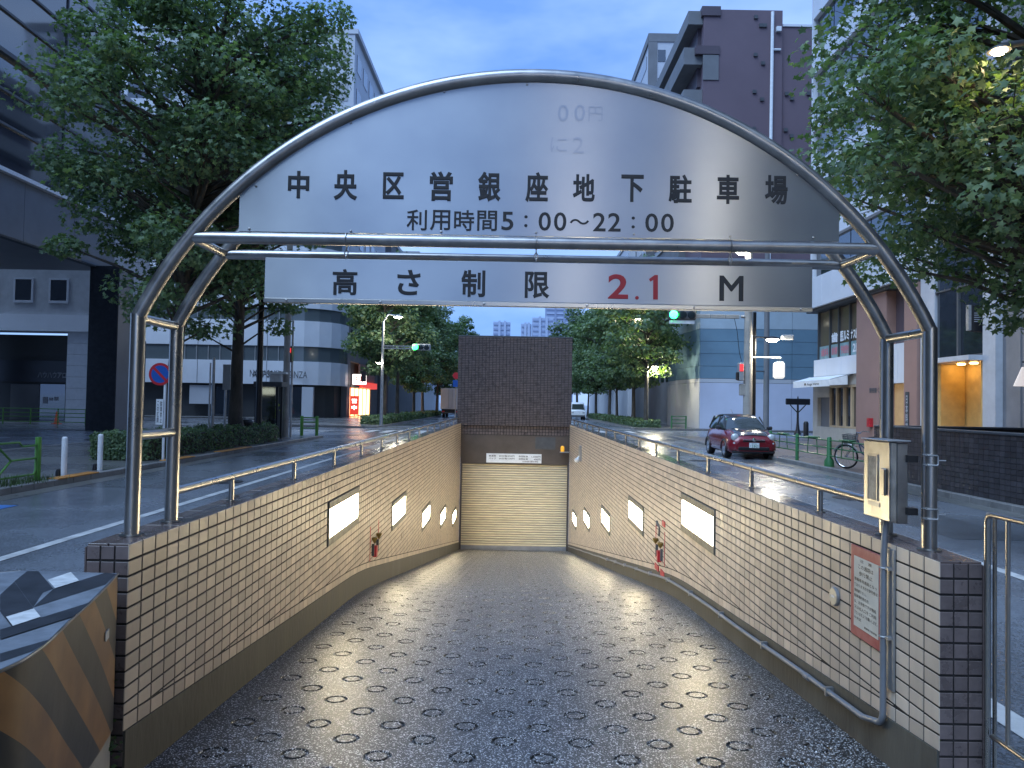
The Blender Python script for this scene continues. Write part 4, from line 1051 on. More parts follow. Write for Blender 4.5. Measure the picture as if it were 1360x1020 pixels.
for k in range(9):
    for j in range(8):
        if k > 2: MB().box(-38+j*2.8, -36.2+j*2.8, 70.86, 70.899, 7+k*3.4, 8.8+k*3.4).build('window', random.choice(('glass', 'glass', 'glass_lit', 'blind')), b4)
M['shop_glow'] = emis('shop_interior_glow', (1.0, .66, .28), 1.9)
M['sign_red'] = emis('red_sign', (1.0, .08, .05), .3, (.5, .03, .03))
M['sign_white'] = emis('white_light_sign', (1.0, .88, .8), 1.5)
MB().box(GX-.55, GX-.5, 72.4, 84.5, .2, 3.0).build('shop_interior', 'shop_glow', b4)
for j in range(7): MB().box(GX-.46, GX-.38, 72.4+j*2-.06, 72.4+j*2+.06, .12, 3.05).build('shop_mullion', 'sign_red' if j % 2 else 'wood', b4)
MB().box(GX-.4, GX+.35, 76.5, 84.6, 3.06, 3.7).build('awning', 'sign_red', b4)
MB().box(GX-.4, GX+.05, 72.4, 76.4, 3.06, 3.3).build('shop_lintel', 'wall_grey', b4)
MB().box(GX-.1, GX+.06, 76.4, 84.6, 3.75, 5.55).build('shop_upper', 'pink_brown', b4)
s_ = MB().box(GX+.0, GX+1.35, 73.2, 73.42, 3.35, 4.35, .03).build('projecting_sign', 'sign_white', b4)
text_fit('牛丼', (GX+.68, 73.19, 3.85), UX, UZ, .95, .62, .03).build('sign_lettering', 'sign_red', s_)
s_ = MB().box(GX+.1, GX+.9, 72.0, 72.12, .35, 2.2, .02).build('standing_sign', 'sign_red', b4)
text_fit('営', (GX+.5, 71.99, 1.7), UX, UZ, .5, .45, .02).build('sign_lettering', 'sign_white', s_)
text_fit('中', (GX+.5, 71.99, 1.05), UX, UZ, .5, .45, .02).build('sign_lettering', 'sign_white', s_)

# --- more buildings closing the avenue
def slab(name, label, x0, x1, y0, y1, h, m, face, fl=3.4, w=2.6, gw=1.5, wm='glass'):
    b = thing(name, label, 'building', ((x0+x1)/2, y0, 0))
    MB().box(x0, x1, y0, y1, .1, h).build('wall', m, b)
    MB().box(x0-.15, x1+.15, y0-.15, y1+.15, h+.002, h+.5).build('parapet', 'grey', b)
    first = None
    z = 4.2
    while z+gw < h-.5:
        n = int((y1-y0-1)/w)
        for j in range(n):
            yy_ = y0+.8+j*w
            if face > 0: MB().box(x1-.01, x1+.03, yy_, yy_+w*.62, z, z+gw).build('window', random.choice((wm, wm, wm, 'glass_lit', 'blind')), b)
            else: MB().box(x0-.03, x0+.01, yy_, yy_+w*.62, z, z+gw).build('window', random.choice((wm, wm, wm, 'glass_lit', 'blind')), b)
        nx_ = int((x1-x0-1)/w)
        for j in range(nx_):
            xx_ = x0+.8+j*w
            MB().box(xx_, xx_+w*.62, y0-.03, y0+.01, z, z+gw).build('window', random.choice((wm, wm, wm, 'glass_lit', 'blind')), b)
        z += fl
    return b
slab('apartment_building', 'grey apartment building behind the left row of trees', -30, -15.8, 93, 118, 22, 'wall_grey', 1)
slab('apartment_building', 'pale apartment building far down the left side of the avenue', -30, -16, 121, 160, 26, 'panel_pale', 1, w=4)
slab('apartment_building', 'grey office building behind the right row of trees', 15.5, 30, 70, 96, 18, 'wall_grey', -1)
slab('apartment_building', 'pale office building far down the right side of the avenue', 15.5, 30, 100, 150, 24, 'panel_pale', -1, w=4)

slab('office_building', 'tall office building behind the viewer on the right side', 16.5, 40, -60, 7.5, 40, 'granite_black', -1, w=4.5)
slab('office_building', 'lower office building behind the viewer on the left side', -40, -20.5, -60, 5.5, 22, 'wall_grey', 1, w=4.5)
# --- far towers beyond the trees
def tower(label, px0, px1, pyt, y, m, n=14, split=None):
    a, b = at(px0, 430, y).x, at(px1, 430, y).x; zt = at((px0+px1)/2, pyt, y).z
    t = thing('distant_tower', label, 'tower', ((a+b)/2, y, 0), 'distant high rise towers')
    MB().box(a, b, y, y+(b-a)*.8, 0, zt).build('tower_body', m, t)
    k = 0; z = zt-3
    while z > 10:
        MB().box(a+.6, b-.6, y-.6, y-.01, z, z+1.5).build('floor_band', 'haze_far2' if m == 'haze_far' else 'haze_far', t); z -= 4.2
    for f in (.3, .62): MB().box(a+(b-a)*f, a+(b-a)*f+2.0, y-1.0, y-.61, 5, zt+1.0).build('rib', m, t)
    return t
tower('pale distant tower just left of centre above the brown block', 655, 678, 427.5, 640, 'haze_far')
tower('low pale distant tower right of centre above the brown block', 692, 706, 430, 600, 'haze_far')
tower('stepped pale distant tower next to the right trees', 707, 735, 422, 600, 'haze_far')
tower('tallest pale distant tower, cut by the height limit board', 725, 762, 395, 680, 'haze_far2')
# ------------------------------------------------------------------ right hand buildings
FX = 16.5
def fr_(px, py): return atx(px, py, FX)
r1 = thing('corner_building', 'white panelled corner building with restaurant and pinkish brown pier', 'building', (FX, 36, 0))
MB().box(FX+.62, 40, 30.6, 41.0, .11, 44).build('core', 'wall_grey', r1)
# upper white facade with window strips
for k in range(11):
    z0 = 8.9+k*3.2
    for j in range(9):
        y0 = 30.45+j*1.167
        MB().box(FX+.0, FX+.6, y0+.008, y0+1.16, z0+1.9, z0+3.19).build('facade_panel', 'panel_white', r1)
    for j in range(5):
        MB().box(FX+.25, FX+.3, 30.5+j*2.1, 30.5+j*2.1+2.0, z0+.01, z0+1.89).build('window', 'glass', r1)
MB().box(FX-.02, FX+.61, 40.96, 41.1, 8.8, 44).build('corner_fin', 'panel_white', r1)
for j in range(9):
    y0 = 30.4+j*1.167
    MB().box(FX-.45, FX+.6, y0+.008, y0+1.16, 7.16, 8.78, .01).build('band_panel', 'panel_white', r1)
MB().box(FX-.3, FX+.61, 30.4, 40.9, 7.0, 7.155).build('band_soffit', 'soffit', r1)
# first floor windows
M['win_warm'] = mat('tinted_window', (.13, .105, .075), .12, spec=.8)
for (a, b) in ((38.85, 40.2), (37.8, 38.75), (36.55, 37.7), (35.4, 36.45)):
    w_ = MB().box(FX+.2, FX+.25, a, b, 4.4, 6.95).build('window', 'win_warm', r1)
    MB().box(FX+.13, FX+.19, a+.02, b-.02, 4.42, 5.08).build('film', 'blue_film', w_) if 'blue_film' in M else None
for y in (35.35, 36.5, 37.75, 38.8, 40.25): MB().box(FX+.08, FX+.3, y-.045, y+.045, 4.38, 6.99).build('window_post', 'soffit', r1)
M['blue_film'] = mat('teal_film', (.20, .33, .36), .3, var=.2, vscale=4)
M['film_pink'] = mat('film_pink', (.55, .20, .24), .5)
for (a, b) in ((38.85, 40.2), (37.8, 38.75), (36.55, 37.7), (35.4, 36.45)):
    MB().box(FX+.15, FX+.19, a+.02, b-.02, 4.42, 5.1).build('film', 'blue_film', r1)
VY_ = Vector((0, -1, 0))
for s, yc, w, m_ in (('歯', 38.3, .75, 'white'), ('医ルミ', 37.12, 1.0, 'white'), ('ナス歯科', 35.95, 1.0, 'white')):
    text_fit(s, (FX+.14, yc, 5.45), VY_, UZ, w, .52, .04).build('lettering', m_, r1)
for s, yc, w in (('歯科', 39.5, .9), ('診療', 38.3, .7), ('予約受付', 37.1, .95), ('2F', 35.95, .6)):
    text_fit(s, (FX+.14, yc, 4.76), VY_, UZ, w, .42, .03).build('lettering', 'film_pink' if s != '2F' else 'white', r1)
for j in range(3):
    y0 = 35.3+j*1.68; MB().box(FX-.1, FX+.6, y0+.008, y0+1.672, 3.46, 4.37, .01).build('band_panel', 'panel_white', r1)
# restaurant front
MB().box(FX+.1, FX+.6, 35.3, 40.9, .11, .78).build('front_wall', 'beige', r1)
MB().box(FX+.1, FX+.6, 40.3, 40.9, .781, 3.459).build('front_pier', 'beige', r1)
MB().box(FX+.1, FX+.6, 38.85, 40.299, 2.35, 3.459).build('door_head', 'beige', r1)
MB().box(FX+.3, FX+.6, 38.85, 40.299, .781, 2.349).build('door', 'wall_grey', r1)
for k in range(4):
    y0 = 35.45+k*.83
    w_ = MB().box(FX+.2, FX+.24, y0+.09, y0+.74, .9, 2.82).build('window', 'glass', r1)
    MB().box(FX+.1, FX+.26, y0, y0+.088, .79, 2.95).box(FX+.1, FX+.26, y0+.742, y0+.829, .79, 2.95).box(FX+.1, FX+.26, y0+.089, y0+.741, 2.83, 2.95).box(FX+.1, FX+.26, y0+.089, y0+.741, .79, .89).build('window_frame', 'wood', w_)
MB().box(FX+.1, FX+.6, 35.3, 38.849, 2.96, 3.459).build('front_head', 'beige', r1)
aw = thing('awning', 'white fabric awning over the restaurant front', 'awning', (FX-.5, 38, 3.1))
MB().add([(FX-.12, 36.2, 3.45), (FX-.12, 40.9, 3.45), (FX-1.0, 40.9, 3.2), (FX-1.0, 36.2, 3.2), (FX-1.0, 40.9, 2.86), (FX-1.0, 36.2, 2.86)], [(0, 1, 2, 3), (3, 2, 4, 5)]).build('canopy', 'white', aw)
MB().add([(FX-.12, 36.2, 3.42), (FX-1.0, 36.2, 3.18), (FX-1.0, 36.2, 2.9), (FX-.12, 36.2, 2.95)], [(0, 1, 2, 3)]).build('side_flap', 'white', aw)
MB().box(FX-.14, FX+.06, 36.1, 40.95, 3.4, 3.47).build('case', 'grey', aw)
text_fit('● Ange Verte', (FX-1.01, 38.4, 3.0), VY_, UZ, 1.9, .17, .01).build('lettering', 'dgrey', aw)
# piers right of the restaurant
MB().box(FX-.12, FX+.6, 32.45, 35.29, .11, 6.99).build('pier', 'pink_brown', r1)
text_fit('銀座鮨くら', (FX-.13, 33.4, 2.62), VY_, UZ, 1.15, .24, .02).build('lettering', 'dgrey', r1)
MB().box(FX+.3, FX+.6, 30.9, 32.449, 3.9, 6.99).build('recess_wall', 'mauve_dark', r1)
MB().box(FX+.0, FX+.6, 31.0, 31.7, 2.9, 4.6).build('white_panel', 'panel_white', r1)
MB().box(FX+.0, FX+.6, 31.72, 32.44, 2.9, 4.6).build('white_panel', 'panel_white', r1)
M['wood_glow'] = mat('glowing_wood_wall', (.40, .27, .14), .5, var=.1, emit=(1, .6, .25), estr=.06)  # plain wood with a faint emission standing in for warm entrance light
MB().box(FX+.25, FX+.6, 31.0, 32.44, .11, 2.89).build('entrance_wall', 'wood_glow', r1)
MB().box(FX-.12, FX+.6, 30.0, 30.98, .11, 6.99).build('pier', 'pink_brown', r1)
MB().box(FX-.16, FX-.125, 30.55, 30.8, .7, 2.5).build('vertical_sign', 'soffit', r1)
text_fit('日\n本\n料\n理', (FX-.165, 30.67, 1.6), VY_, UZ, .18, 1.5, .02).build('lettering', 'dull_white', r1)
MB().box(FX-.3, FX-.13, 33.6, 33.85, .95, 1.35).build('wall_box', 'red', r1)

# glass fronted building with the glowing entrance
r2 = thing('glass_building', 'grey glass fronted building with an orange lit entrance', 'building', (FX, 22, 0))
MB().box(FX+1.2, 40, 8, 29.9, .11, 44).build('core', 'wall_grey', r2)
MB().box(FX+.0, FX+1.19, 28.95, 29.95, .11, 30).build('stone_pier', 'stone_grey' if 'stone_grey' in M else 'stone_white', r2)
M['stone_grey'] = mat('grey_stone', (.20, .20, .215), .4, var=.12, vscale=1.5)
e0, e1 = fr_(1305, 500).y, 28.94
ez = 4.35-0.9
for k in range(7):
    for j in range(2):
        w_ = (e1-e0)/2; y0 = e0+j*w_
        MB().box(FX+.1, FX+.16, y0+.02, y0+w_-.02, ez+.35+k*2.6, ez+.35+(k+1)*2.6-.06).build('pane', 'glass', r2)
    MB().box(FX+.02, FX+.18, e0, e1, ez+.29+k*2.6, ez+.345+k*2.6).build('transom', 'dgrey', r2)
MB().box(FX+.0, FX+.2, (e0+e1)/2-.05, (e0+e1)/2+.05, ez+.35, 21).build('mullion', 'dgrey', r2)
MB().box(FX-.5, FX+1.1, e0, e1, ez+.1, ez+.28).build('entrance_canopy', 'stone_white', r2)
M['amber_wall'] = mat('amber_stone', (.50, .34, .13), .5, var=.12, vscale=3)
MB().box(FX+1.05, FX+1.19, e0, e1, .12, ez+.09).build('lobby_back', 'amber_wall', r2)
MB().box(FX+.1, FX+1.04, e1-.25, e1-.001, .12, ez+.09).build('lobby_side', 'amber_wall', r2)
MB().box(FX+.1, FX+1.04, e0+.001, e0+.25, .12, ez+.09).build('lobby_side', 'amber_wall', r2)
MB().box(FX+.9, FX+1.04, e0+.35, e0+1.15, .12, 2.5).build('lobby_door', 'wood', r2)
M['amber_glow'] = emis('amber_downlight', (1.0, .58, .17), 16)
for y in (e0+.7, (e0+e1)/2, e1-.7): MB().lathe((FX+.62, y, ez+.06), [(.13, 0), (.13, .03)], 14).build('downlight', 'amber_glow', r2)
y0 = fr_(1322, 500).y
MB().box(FX+.0, FX+1.19, y0, e0-.001, .11, 30).build('stone_pier', 'stone_white', r2)
y1 = fr_(1345, 500).y
MB().box(FX+.25, FX+1.19, y1, y0-.001, .11, 30).build('dark_pier', 'stone_grey', r2)
for k in range(9): MB().box(FX+.3, FX+1.19, 8.05, y1-.01, .12+k*3.3, .12+k*3.3+3.25).build('facade_panel', 'stone_grey', r2)
sb = thing('projecting_sign', 'black projecting shop sign hanging off the glass building', 'sign', (FX-.7, 26.5, 6))
q0, q1 = at(1290, 405, 26.2), at(1316, 441, 26.2)
MB().box(q0.x, q1.x, 26.2, 26.34, q1.z, q0.z, .01).build('board', 'black', sb)
MB().box(q0.x-.1, q0.x-.001, 26.19, 26.35, q1.z+.05, q0.z).build('edge', 'galv', sb)
MB().box(q1.x, FX+.1, 26.24, 26.3, q0.z-.2, q0.z-.12).build('arm', 'dgrey', sb)
for i in range(5): MB().box(q0.x+.1, q0.x+.36, 26.192, 26.199, q0.z-.3-.075*i, q0.z-.275-.075*i).build('lettering_line', 'dull_white', sb)
m_ = MB(); c = Vector((q0.x+.47, 26.195, q1.z+.2))
for k in range(5):
    a = k*1.257; m_.lathe(c+Vector((.06*math.cos(a), 0, .06*math.sin(a))), [(.04, 0), (.03, -.006)], 8, 'y')
m_.build('flower_emblem', 'dull_white', sb)
lp = thing('wall_lantern', 'white glowing lamp shade at the right edge below the tree', 'lamp', (0, 0, 0))
q = at(1356, 500, 15.5)
M['lantern_glow'] = emis('lantern_glow', (1.0, .9, .85), .25)
MB().lathe((q.x+.12, 15.5, q.z), [(.24, -.2), (.09, .2)], 18).build('shade', 'lantern_glow', lp, True)
MB().cyl((q.x+.12, 15.5, q.z+.28), (q.x+.12, 15.5, q.z+1.0), .02).build('stem', 'dgrey', lp)
MB().cyl((q.x+.12, 15.5, q.z+1.0), (FX+.3, 15.5, q.z+1.0), .02).build('bracket', 'dgrey', lp)

# hoarding round a building site across the side street
hz = thing('site_hoarding', 'blue and white panelled site hoarding across the side street', 'hoarding', (18, 55, 0))
HX, HY = 13.9, 55.0
ztop, zb1, zw = 9.0, 7.55, 3.55
hl = [(HX, HY), (HX+3.2, HY-.35), (HX+6.6, HY-.6), (HX+10, HY-.8), (HX+13.4, HY-1.0)]
hs = [(HX, HY), (HX-.35, HY+2.6), (HX-.6, HY+5.2), (HX-.7, HY+8)]
def hpanel(a, b, z0, z1, m, nm):
    d = Vector((b[0]-a[0], b[1]-a[1], 0)); l = d.length; d.normalize(); n_ = Vector((d.y, -d.x, 0))
    if n_.y > 0 and abs(d.x) > .5: n_ = -n_
    c = (Vector((a[0], a[1], 0))+Vector((b[0], b[1], 0)))/2; c.z = (z0+z1)/2
    MB().obox(c, d, n_, UZ, l/2-.012, .04, (z1-z0)/2-.012).build(nm, m, hz)
for pl in (hl, hs):
    for a, b in zip(pl, pl[1:]):
        hpanel(a, b, zb1, ztop, 'pale_blue', 'top_panel')
        for k in range(4): z0 = zw+.3+(zb1-zw-.3)*k/4; hpanel(a, b, z0, z0+(zb1-zw-.3)/4, 'blue_panel', 'blue_panel')
        hpanel(a, b, zw, zw+.3, 'panel_pale', 'joint_panel')
        hpanel(a, b, .11, zw, 'hoard_white' if pl is hl else 'panel_pale', 'white_panel')
MB().prism([(HX+.3, HY+.3), (HX+13, HY-.6), (HX+13, HY+20), (HX+.1, HY+8)], .11, ztop-.05).build('core', 'wall_grey', hz)
# tall mauve brown building behind it
r4 = thing('mauve_building', 'tall mauve brown building with slanted balconies above the arch', 'building', (20, 64, 0))
yy = 64.0
def wx(px): return at(px, 200, yy).x
def wz(py, px=980): return at(px, py, yy).z
MB().box(wx(933), wx(1038), yy, yy+22, .11, wz(13)).build('wall', 'mauve', r4)
MB().box(wx(1038)+.002, wx(1086), yy+.2, yy+20, .11, wz(33)).build('side_wing', 'mauve', r4)
MB().box(wx(1036), wx(1090), yy+.1, yy+20.2, wz(33)+.002, wz(30)).build('wing_coping', 'panel_white', r4)
MB().box(wx(930), wx(955), yy-.15, yy+22, wz(22), wz(12)+.15).build('roof_fascia', 'mauve_dark', r4)
MB().box(wx(922), wx(954), yy-.12, yy+15, wz(73), wz(62)).build('balcony_slab', 'mauve_dark', r4)
MB().box(wx(932), wx(953), yy-.08, yy-.005, wz(107), wz(74)).build('wall_patch', 'wall_grey', r4)
# balconies stepping back on the avenue side
x0 = wx(933)
for k, (zt_, dz) in enumerate(((wz(13), 1.2), (wz(62), 1.5), (wz(118), 1.5), (wz(170), 1.5), (wz(225), 1.5))):
    MB().box(x0-1.3-.35*min(k, 1), x0-.002, yy+.3, yy+22, zt_-dz, zt_).build('balcony_front', 'wall_grey', r4)
    MB().box(x0-.3, x0-.004, yy+1, yy+20, zt_-3.2, zt_-dz-.01).build('balcony_recess', 'mauve_dark', r4)
MB().cyl((wx(1021), yy-.12, 2), (wx(1024), yy-.12, wz(16)), .14, 10).build('downpipe', 'white', r4)
MB().cyl((wx(1024), yy-.12, wz(66)), (wx(1035), yy-.12, wz(66)), .1, 8).build('downpipe_branch', 'white', r4)
for px, py in ((1002, 22), (1009, 33), (1014, 33), (1002, 72), (1012, 83), (1001, 121), (1011, 131), (1045, 122), (1052, 128), (1074, 121), (1044, 170), (1052, 178), (1001, 170), (1011, 180)):
    MB().box(wx(px)-.16, wx(px)+.16, yy-.14 if px < 1038 else yy+.05, yy-.003 if px < 1038 else yy+.198, wz(py)-.2, wz(py)+.1).build('vent_hood', 'dgrey', r4)
MB().box(wx(1029), wx(1035), yy-.3, yy-.01, wz(42), wz(36)).build('wall_unit', 'white', r4)
MB().cyl((wx(940), yy+2, wz(12)), (wx(940), yy+2, wz(2)), .05, 6).build('mast', 'dgrey', r4)
r5 = thing('pale_building', 'pale blue grey building behind the mauve one above the arch', 'building', (16, 92, 0))
yy = 92.0
MB().box(at(863, 60, yy).x, at(915, 60, yy).x, yy, yy+20, .1, at(890, 46, yy).z).build('wall', 'panel_pale', r5)
MB().box(at(861, 60, yy).x, at(873, 60, yy).x, yy-.1, yy-.005, 5, at(890, 46, yy).z).build('dark_edge', 'wall_grey', r5)
MB().box(at(861, 60, yy).x, at(916, 60, yy).x, yy-.12, yy+20.1, at(890, 56, yy).z, at(890, 45, yy).z).build('roof_band', 'wall_grey', r5)
for k in range(8):
    z0 = at(880, 82, yy).z-k*3.6; MB().box(at(874, 60, yy).x, at(884, 60, yy).x, yy-.06, yy-.004, z0, z0+1.5).build('window', 'glass', r5)
    MB().box(at(863, 60, yy).x-.06, at(863, 60, yy).x+.01, yy+2, yy+17, z0, z0+1.6).build('window', 'glass', r5)
MB().cyl((at(902, 60, yy).x, yy-.1, 5), (at(902, 60, yy).x, yy-.1, at(890, 57, yy).z), .1, 8).build('downpipe', 'white', r5)
MB().box(at(884, 60, yy).x, at(890, 60, yy).x, yy+3, yy+6, at(890, 45, yy).z, at(890, 38, yy).z).build('roof_box', 'panel_pale', r5)

# dark tiled parapet of a stairwell at the right kerb
dp = thing('stairwell_parapet', 'dark tiled stairwell parapet standing along the right kerb', 'wall', (9.2, 14, 0))
M['tile_dark'] = mat('dark_wall_tile', (0.055, 0.05, 0.055), .3, var=.2, island=.25, vscale=4)
PXa, PYa, PYb = 8.82, 8.0, 18.0
MB().box(PXa+.01, PXa+.24, PYa, PYb-.01, 0, 1.31).build('wall_core', 'mortar', dp)
MB().box(PXa+.241, 15.2, PYb-.26, PYb-.012, 0, 1.31).build('wall_core', 'mortar', dp)
MB().box(12.2, 12.42, PYa, PYb-.27, 0, 1.36).build('back_wall', 'tile_dark', dp)
mb = MB()
y = PYa
while y < PYb-.01:
    for k in range(13): mb.box(PXa-.002, PXa+.012, y+.004, y+.146, .02+k*.1+.004, .02+(k+1)*.1-.004)
    y += .15
tag(mb.build('tile_face', 'tile_dark', dp), kind='stuff')
MB().box(PXa-.03, PXa+.28, PYa, PYb+.02, 1.313, 1.36, .008).build('coping', 'dgrey', dp)
MB().box(PXa+.281, 15.2, PYb-.29, PYb+.02, 1.313, 1.36, .008).build('coping', 'dgrey', dp)
# ------------------------------------------------------------------ trees
def leaf_mat(name, col, col2):
    m, t, b = new_mat(name); N = t.nodes.new; K = t.links.new
    g = N('ShaderNodeNewGeometry'); rp = N('ShaderNodeValToRGB')
    rp.color_ramp.elements[0].color = (*col, 1); rp.color_ramp.elements[1].color = (*col2, 1)
    K(g.outputs['Random Per Island'], rp.inputs['Fac'])
    K(rp.outputs['Color'], b.inputs['Base Color']); b.inputs['Roughness'].default_value = .5
    b.inputs['Specular IOR Level'].default_value = .4
    tr = N('ShaderNodeBsdfTranslucent'); hs = N('ShaderNodeVectorMath'); hs.operation = 'MULTIPLY'; hs.inputs[1].default_value = (1.3, 1.5, .5)
    K(rp.outputs['Color'], hs.inputs[0]); K(hs.outputs['Vector'], tr.inputs['Color'])
    mx = N('ShaderNodeMixShader'); mx.inputs['Fac'].default_value = .3
    K(b.outputs['BSDF'], mx.inputs[1]); K(tr.outputs['BSDF'], mx.inputs[2]); K(mx.outputs['Shader'], t.nodes['Material Output'].inputs['Surface'])
    return m
M['leaf'] = leaf_mat('plane_leaf', (0.08, 0.14, 0.095), (0.22, 0.32, 0.17))
M['leaf_far'] = leaf_mat('far_leaf', (0.07, 0.125, 0.08), (0.19, 0.27, 0.135))
M['bark'] = mat('bark', (0.075, 0.065, 0.055), .8, var=.35, vscale=5, bump=.5, bscale=14, stretch=(1, 1, .35))
_h = [(90, 1.0), (64, .52), (36, .9), (6, .46), (-26, .62), (-90, .15)]
MAPLE = [(r*math.cos(R(a)), r*math.sin(R(a))) for a, r in _h]+[(-r*math.cos(R(a)), r*math.sin(R(a))) for a, r in reversed(_h[1:-1])]
DIAM = [(0, 1), (.6, .1), (0, -.55), (-.6, .1)]
def leaves_mesh(name, pos, nrm, size, shape, rng):
    n = len(pos); T = np.array([(a, b, 0.0) for a, b in shape]); k = len(T)
    if k > 4:
        T[:, 2] = -0.22*(np.abs(T[:, 0])**1.5)-.1*T[:, 1]**2
        T = np.vstack([T, [(0, 0, .06)]])
    nrm = nrm/np.linalg.norm(nrm, axis=1, keepdims=True)
    ref = rng.normal(size=(n, 3)); u = np.cross(ref, nrm); u /= np.linalg.norm(u, axis=1, keepdims=True)+1e-9
    v = np.cross(nrm, u)
    P = pos[:, None, :]+size[:, None, None]*(u[:, None, :]*T[None, :, 0:1]+v[:, None, :]*T[None, :, 1:2]+nrm[:, None, :]*T[None, :, 2:3])
    kk = T.shape[0]; P = P.reshape(-1, 3)
    base = (np.arange(n)*kk)[:, None]
    me = bpy.data.meshes.new(name)
    me.vertices.add(len(P)); me.vertices.foreach_set('co', P.astype(np.float32).ravel())
    if k > 4:
        idx = np.stack([np.full(k, k), np.arange(k), (np.arange(k)+1) % k], 1)
        F = (base[:, :, None]+idx[None]).reshape(-1, 3); npf = 3
    else:
        F = base+np.arange(4)[None]; npf = 4
    me.loops.add(F.size); me.loops.foreach_set('vertex_index', F.astype(np.int32).ravel())
    me.polygons.add(len(F)); me.polygons.foreach_set('loop_start', (np.arange(len(F))*npf).astype(np.int32))
    try: me.polygons.foreach_set('loop_total', np.full(len(F), npf, np.int32))
    except Exception: pass
    me.update(calc_edges=True); me.validate()
    return me
def tree_parts(height, first, rx, ry, tr, nl, ls, seed, detail, nclump=120, lean=(0, 0), bulge=.5, skip=None):
    """returns (crown mesh, wood MB) for a tree with its base at the origin"""
    rng = np.random.default_rng(seed); rd = random.Random(seed)
    wood = MB()
    H = height
    tp = [Vector((lean[0]*t*t+.12*math.sin(3.1*t+seed), lean[1]*t*t+.12*math.cos(2.7*t+seed)-.12*math.cos(seed), H*.86*t)) for t in [i/12 for i in range(13)]]
    tp[0] = Vector((0, 0, -.05))
    wood.tube(tp, [tr*(1.35 if i == 0 else 1.0-.82*(i/12)**.9) for i in range(13)], 10)
    def trunk(z):
        t = min(max(z/(H*.86), 0), 1)*12; i = min(int(t), 11); return tp[i].lerp(tp[i+1], t-i)
    cz = (H+first)/2; hz = (H-first)/2
    cl = []
    tries = 0
    while len(cl) < nclump and tries < 20000:
        tries += 1
        d = rng.normal(size=3); d /= np.linalg.norm(d)
        r = rng.uniform(.30, 1.0)**.55
        zz = d[2]*r
        w = 1.0 if zz < 0 else 1.0-.35*zz
        p = np.array([d[0]*r*rx*w, d[1]*r*ry*w, cz+zz*hz])
        tk = trunk(p[2]); p[0] += tk.x; p[1] += tk.y
        p += rng.normal(size=3)*.25
        if p[2] < first-.2: continue
        if skip and skip(p): continue
        cl.append((p, r))
    pos = []; nr = []
    per = max(6, nl//len(cl))
    for p, r in cl:
        tk = trunk(max(first*.8, min(H*.8, p[2]-.35*math.hypot(p[0], p[1])-.3)))
        a = Vector(p); mid = tk.lerp(a, .55)+Vector((0, 0, .15*(a-tk).length*rd.uniform(-.3, .8)))
        L_ = (a-tk).length; r0 = min(tr*.42, .018*L_+.012)
        wood.tube([tk, tk.lerp(mid, .6), mid, mid.lerp(a, .6), a], [r0, r0*.8, r0*.6, r0*.4, r0*.15], 5 if detail else 4, cap=False)
        cr = rng.uniform(.45, 1.0)*(1.0 if detail else 1.25)*max(.65, min(rx, ry)/4.2)
        m = int(per*rng.uniform(.55, 1.4))
        q = rng.normal(size=(m, 3)); q /= np.linalg.norm(q, axis=1, keepdims=True)
        q *= (rng.uniform(.15, 1, size=(m, 1))**.45)
        q *= np.array([cr*1.25, cr*1.25, cr*.72])
        q[:, 2] -= .18*(q[:, 0]**2+q[:, 1]**2)
        pos.append(p+q)
        nn = q*np.array([.5, .5, .9])+rng.normal(size=(m, 3))*.55*cr+np.array([0, 0, .75*cr])
        nr.append(nn)
        if detail:
            for _ in range(4):
                b = a+Vector(q[rd.randrange(m)])*.8; wood.tube([mid.lerp(a, .7), b], [.012, .004], 4, cap=False)
    pos = np.vstack(pos); nr = np.vstack(nr)
    size = ls*rng.uniform(.55, 1.15, size=len(pos))
    me = leaves_mesh('crown', pos, nr, size, MAPLE if detail else DIAM, rng)
    return me, wood
def add_tree(name, label, loc, me, wood, leafm='leaf', group=None):
    t = thing(name, label, 'tree', (0, 0, 0), group)
    wood.build('trunk', 'bark', t, True); me.materials.clear(); link('crown', me, leafm, t)
    t.location = loc
    return t
# the two big plane trees on the left pavement and the one on the right
me, wd_ = tree_parts(16.5, 3.7, 4.4, 4.1, .24, 42000, .122, 11, True, 190, lean=(1.2, 0))
add_tree('plane_tree', 'large leafy plane tree behind the left half of the arch', (-9.75, 21.3, SW), me, wd_, group='plane trees along the avenue')
me, wd_ = tree_parts(13.5, 3.9, 3.8, 3.6, .27, 22000, .122, 23, True, 115)
add_tree('plane_tree', 'plane tree with thick dark trunk rising beside the end of the hedge', (-9.6, 25.8, SW), me, wd_, group='plane trees along the avenue')
me, wd_ = tree_parts(13.5, 3.4, 5.3, 4.6, .26, 50000, .118, 37, True, 230)
add_tree('plane_tree', 'leafy plane tree hanging over the right edge above the dark parapet', (10.5, 13.9, SW), me, wd_, 'leaf_far', group='plane trees along the avenue')
protos = []
for k, (h, f, r_, sd) in enumerate(((12.0, 3.3, 3.3, 51), (12.8, 3.6, 3.7, 62), (11.2, 3.1, 3.0, 73))):
    protos.append(tree_parts(h, f, r_, r_, .17, 12000, .20, sd, False, 110))
_pt = []
rowW = [(-9.6, 54.5), (-9.7, 62), (-9.6, 71), (-9.7, 80), (-9.5, 92), (-9.7, 106), (-9.5, 124), (-9.7, 146), (-9.5, 172)]
rowE = [(10.1, 56.0), (10.2, 63), (10.0, 70.5), (10.3, 79), (10.1, 89), (10.2, 101), (10.0, 116), (10.2, 136), (10.1, 160), (10.2, 190)]
names = ['nearest', 'second', 'third', 'fourth', 'fifth', 'sixth', 'seventh', 'eighth', 'ninth', 'tenth']
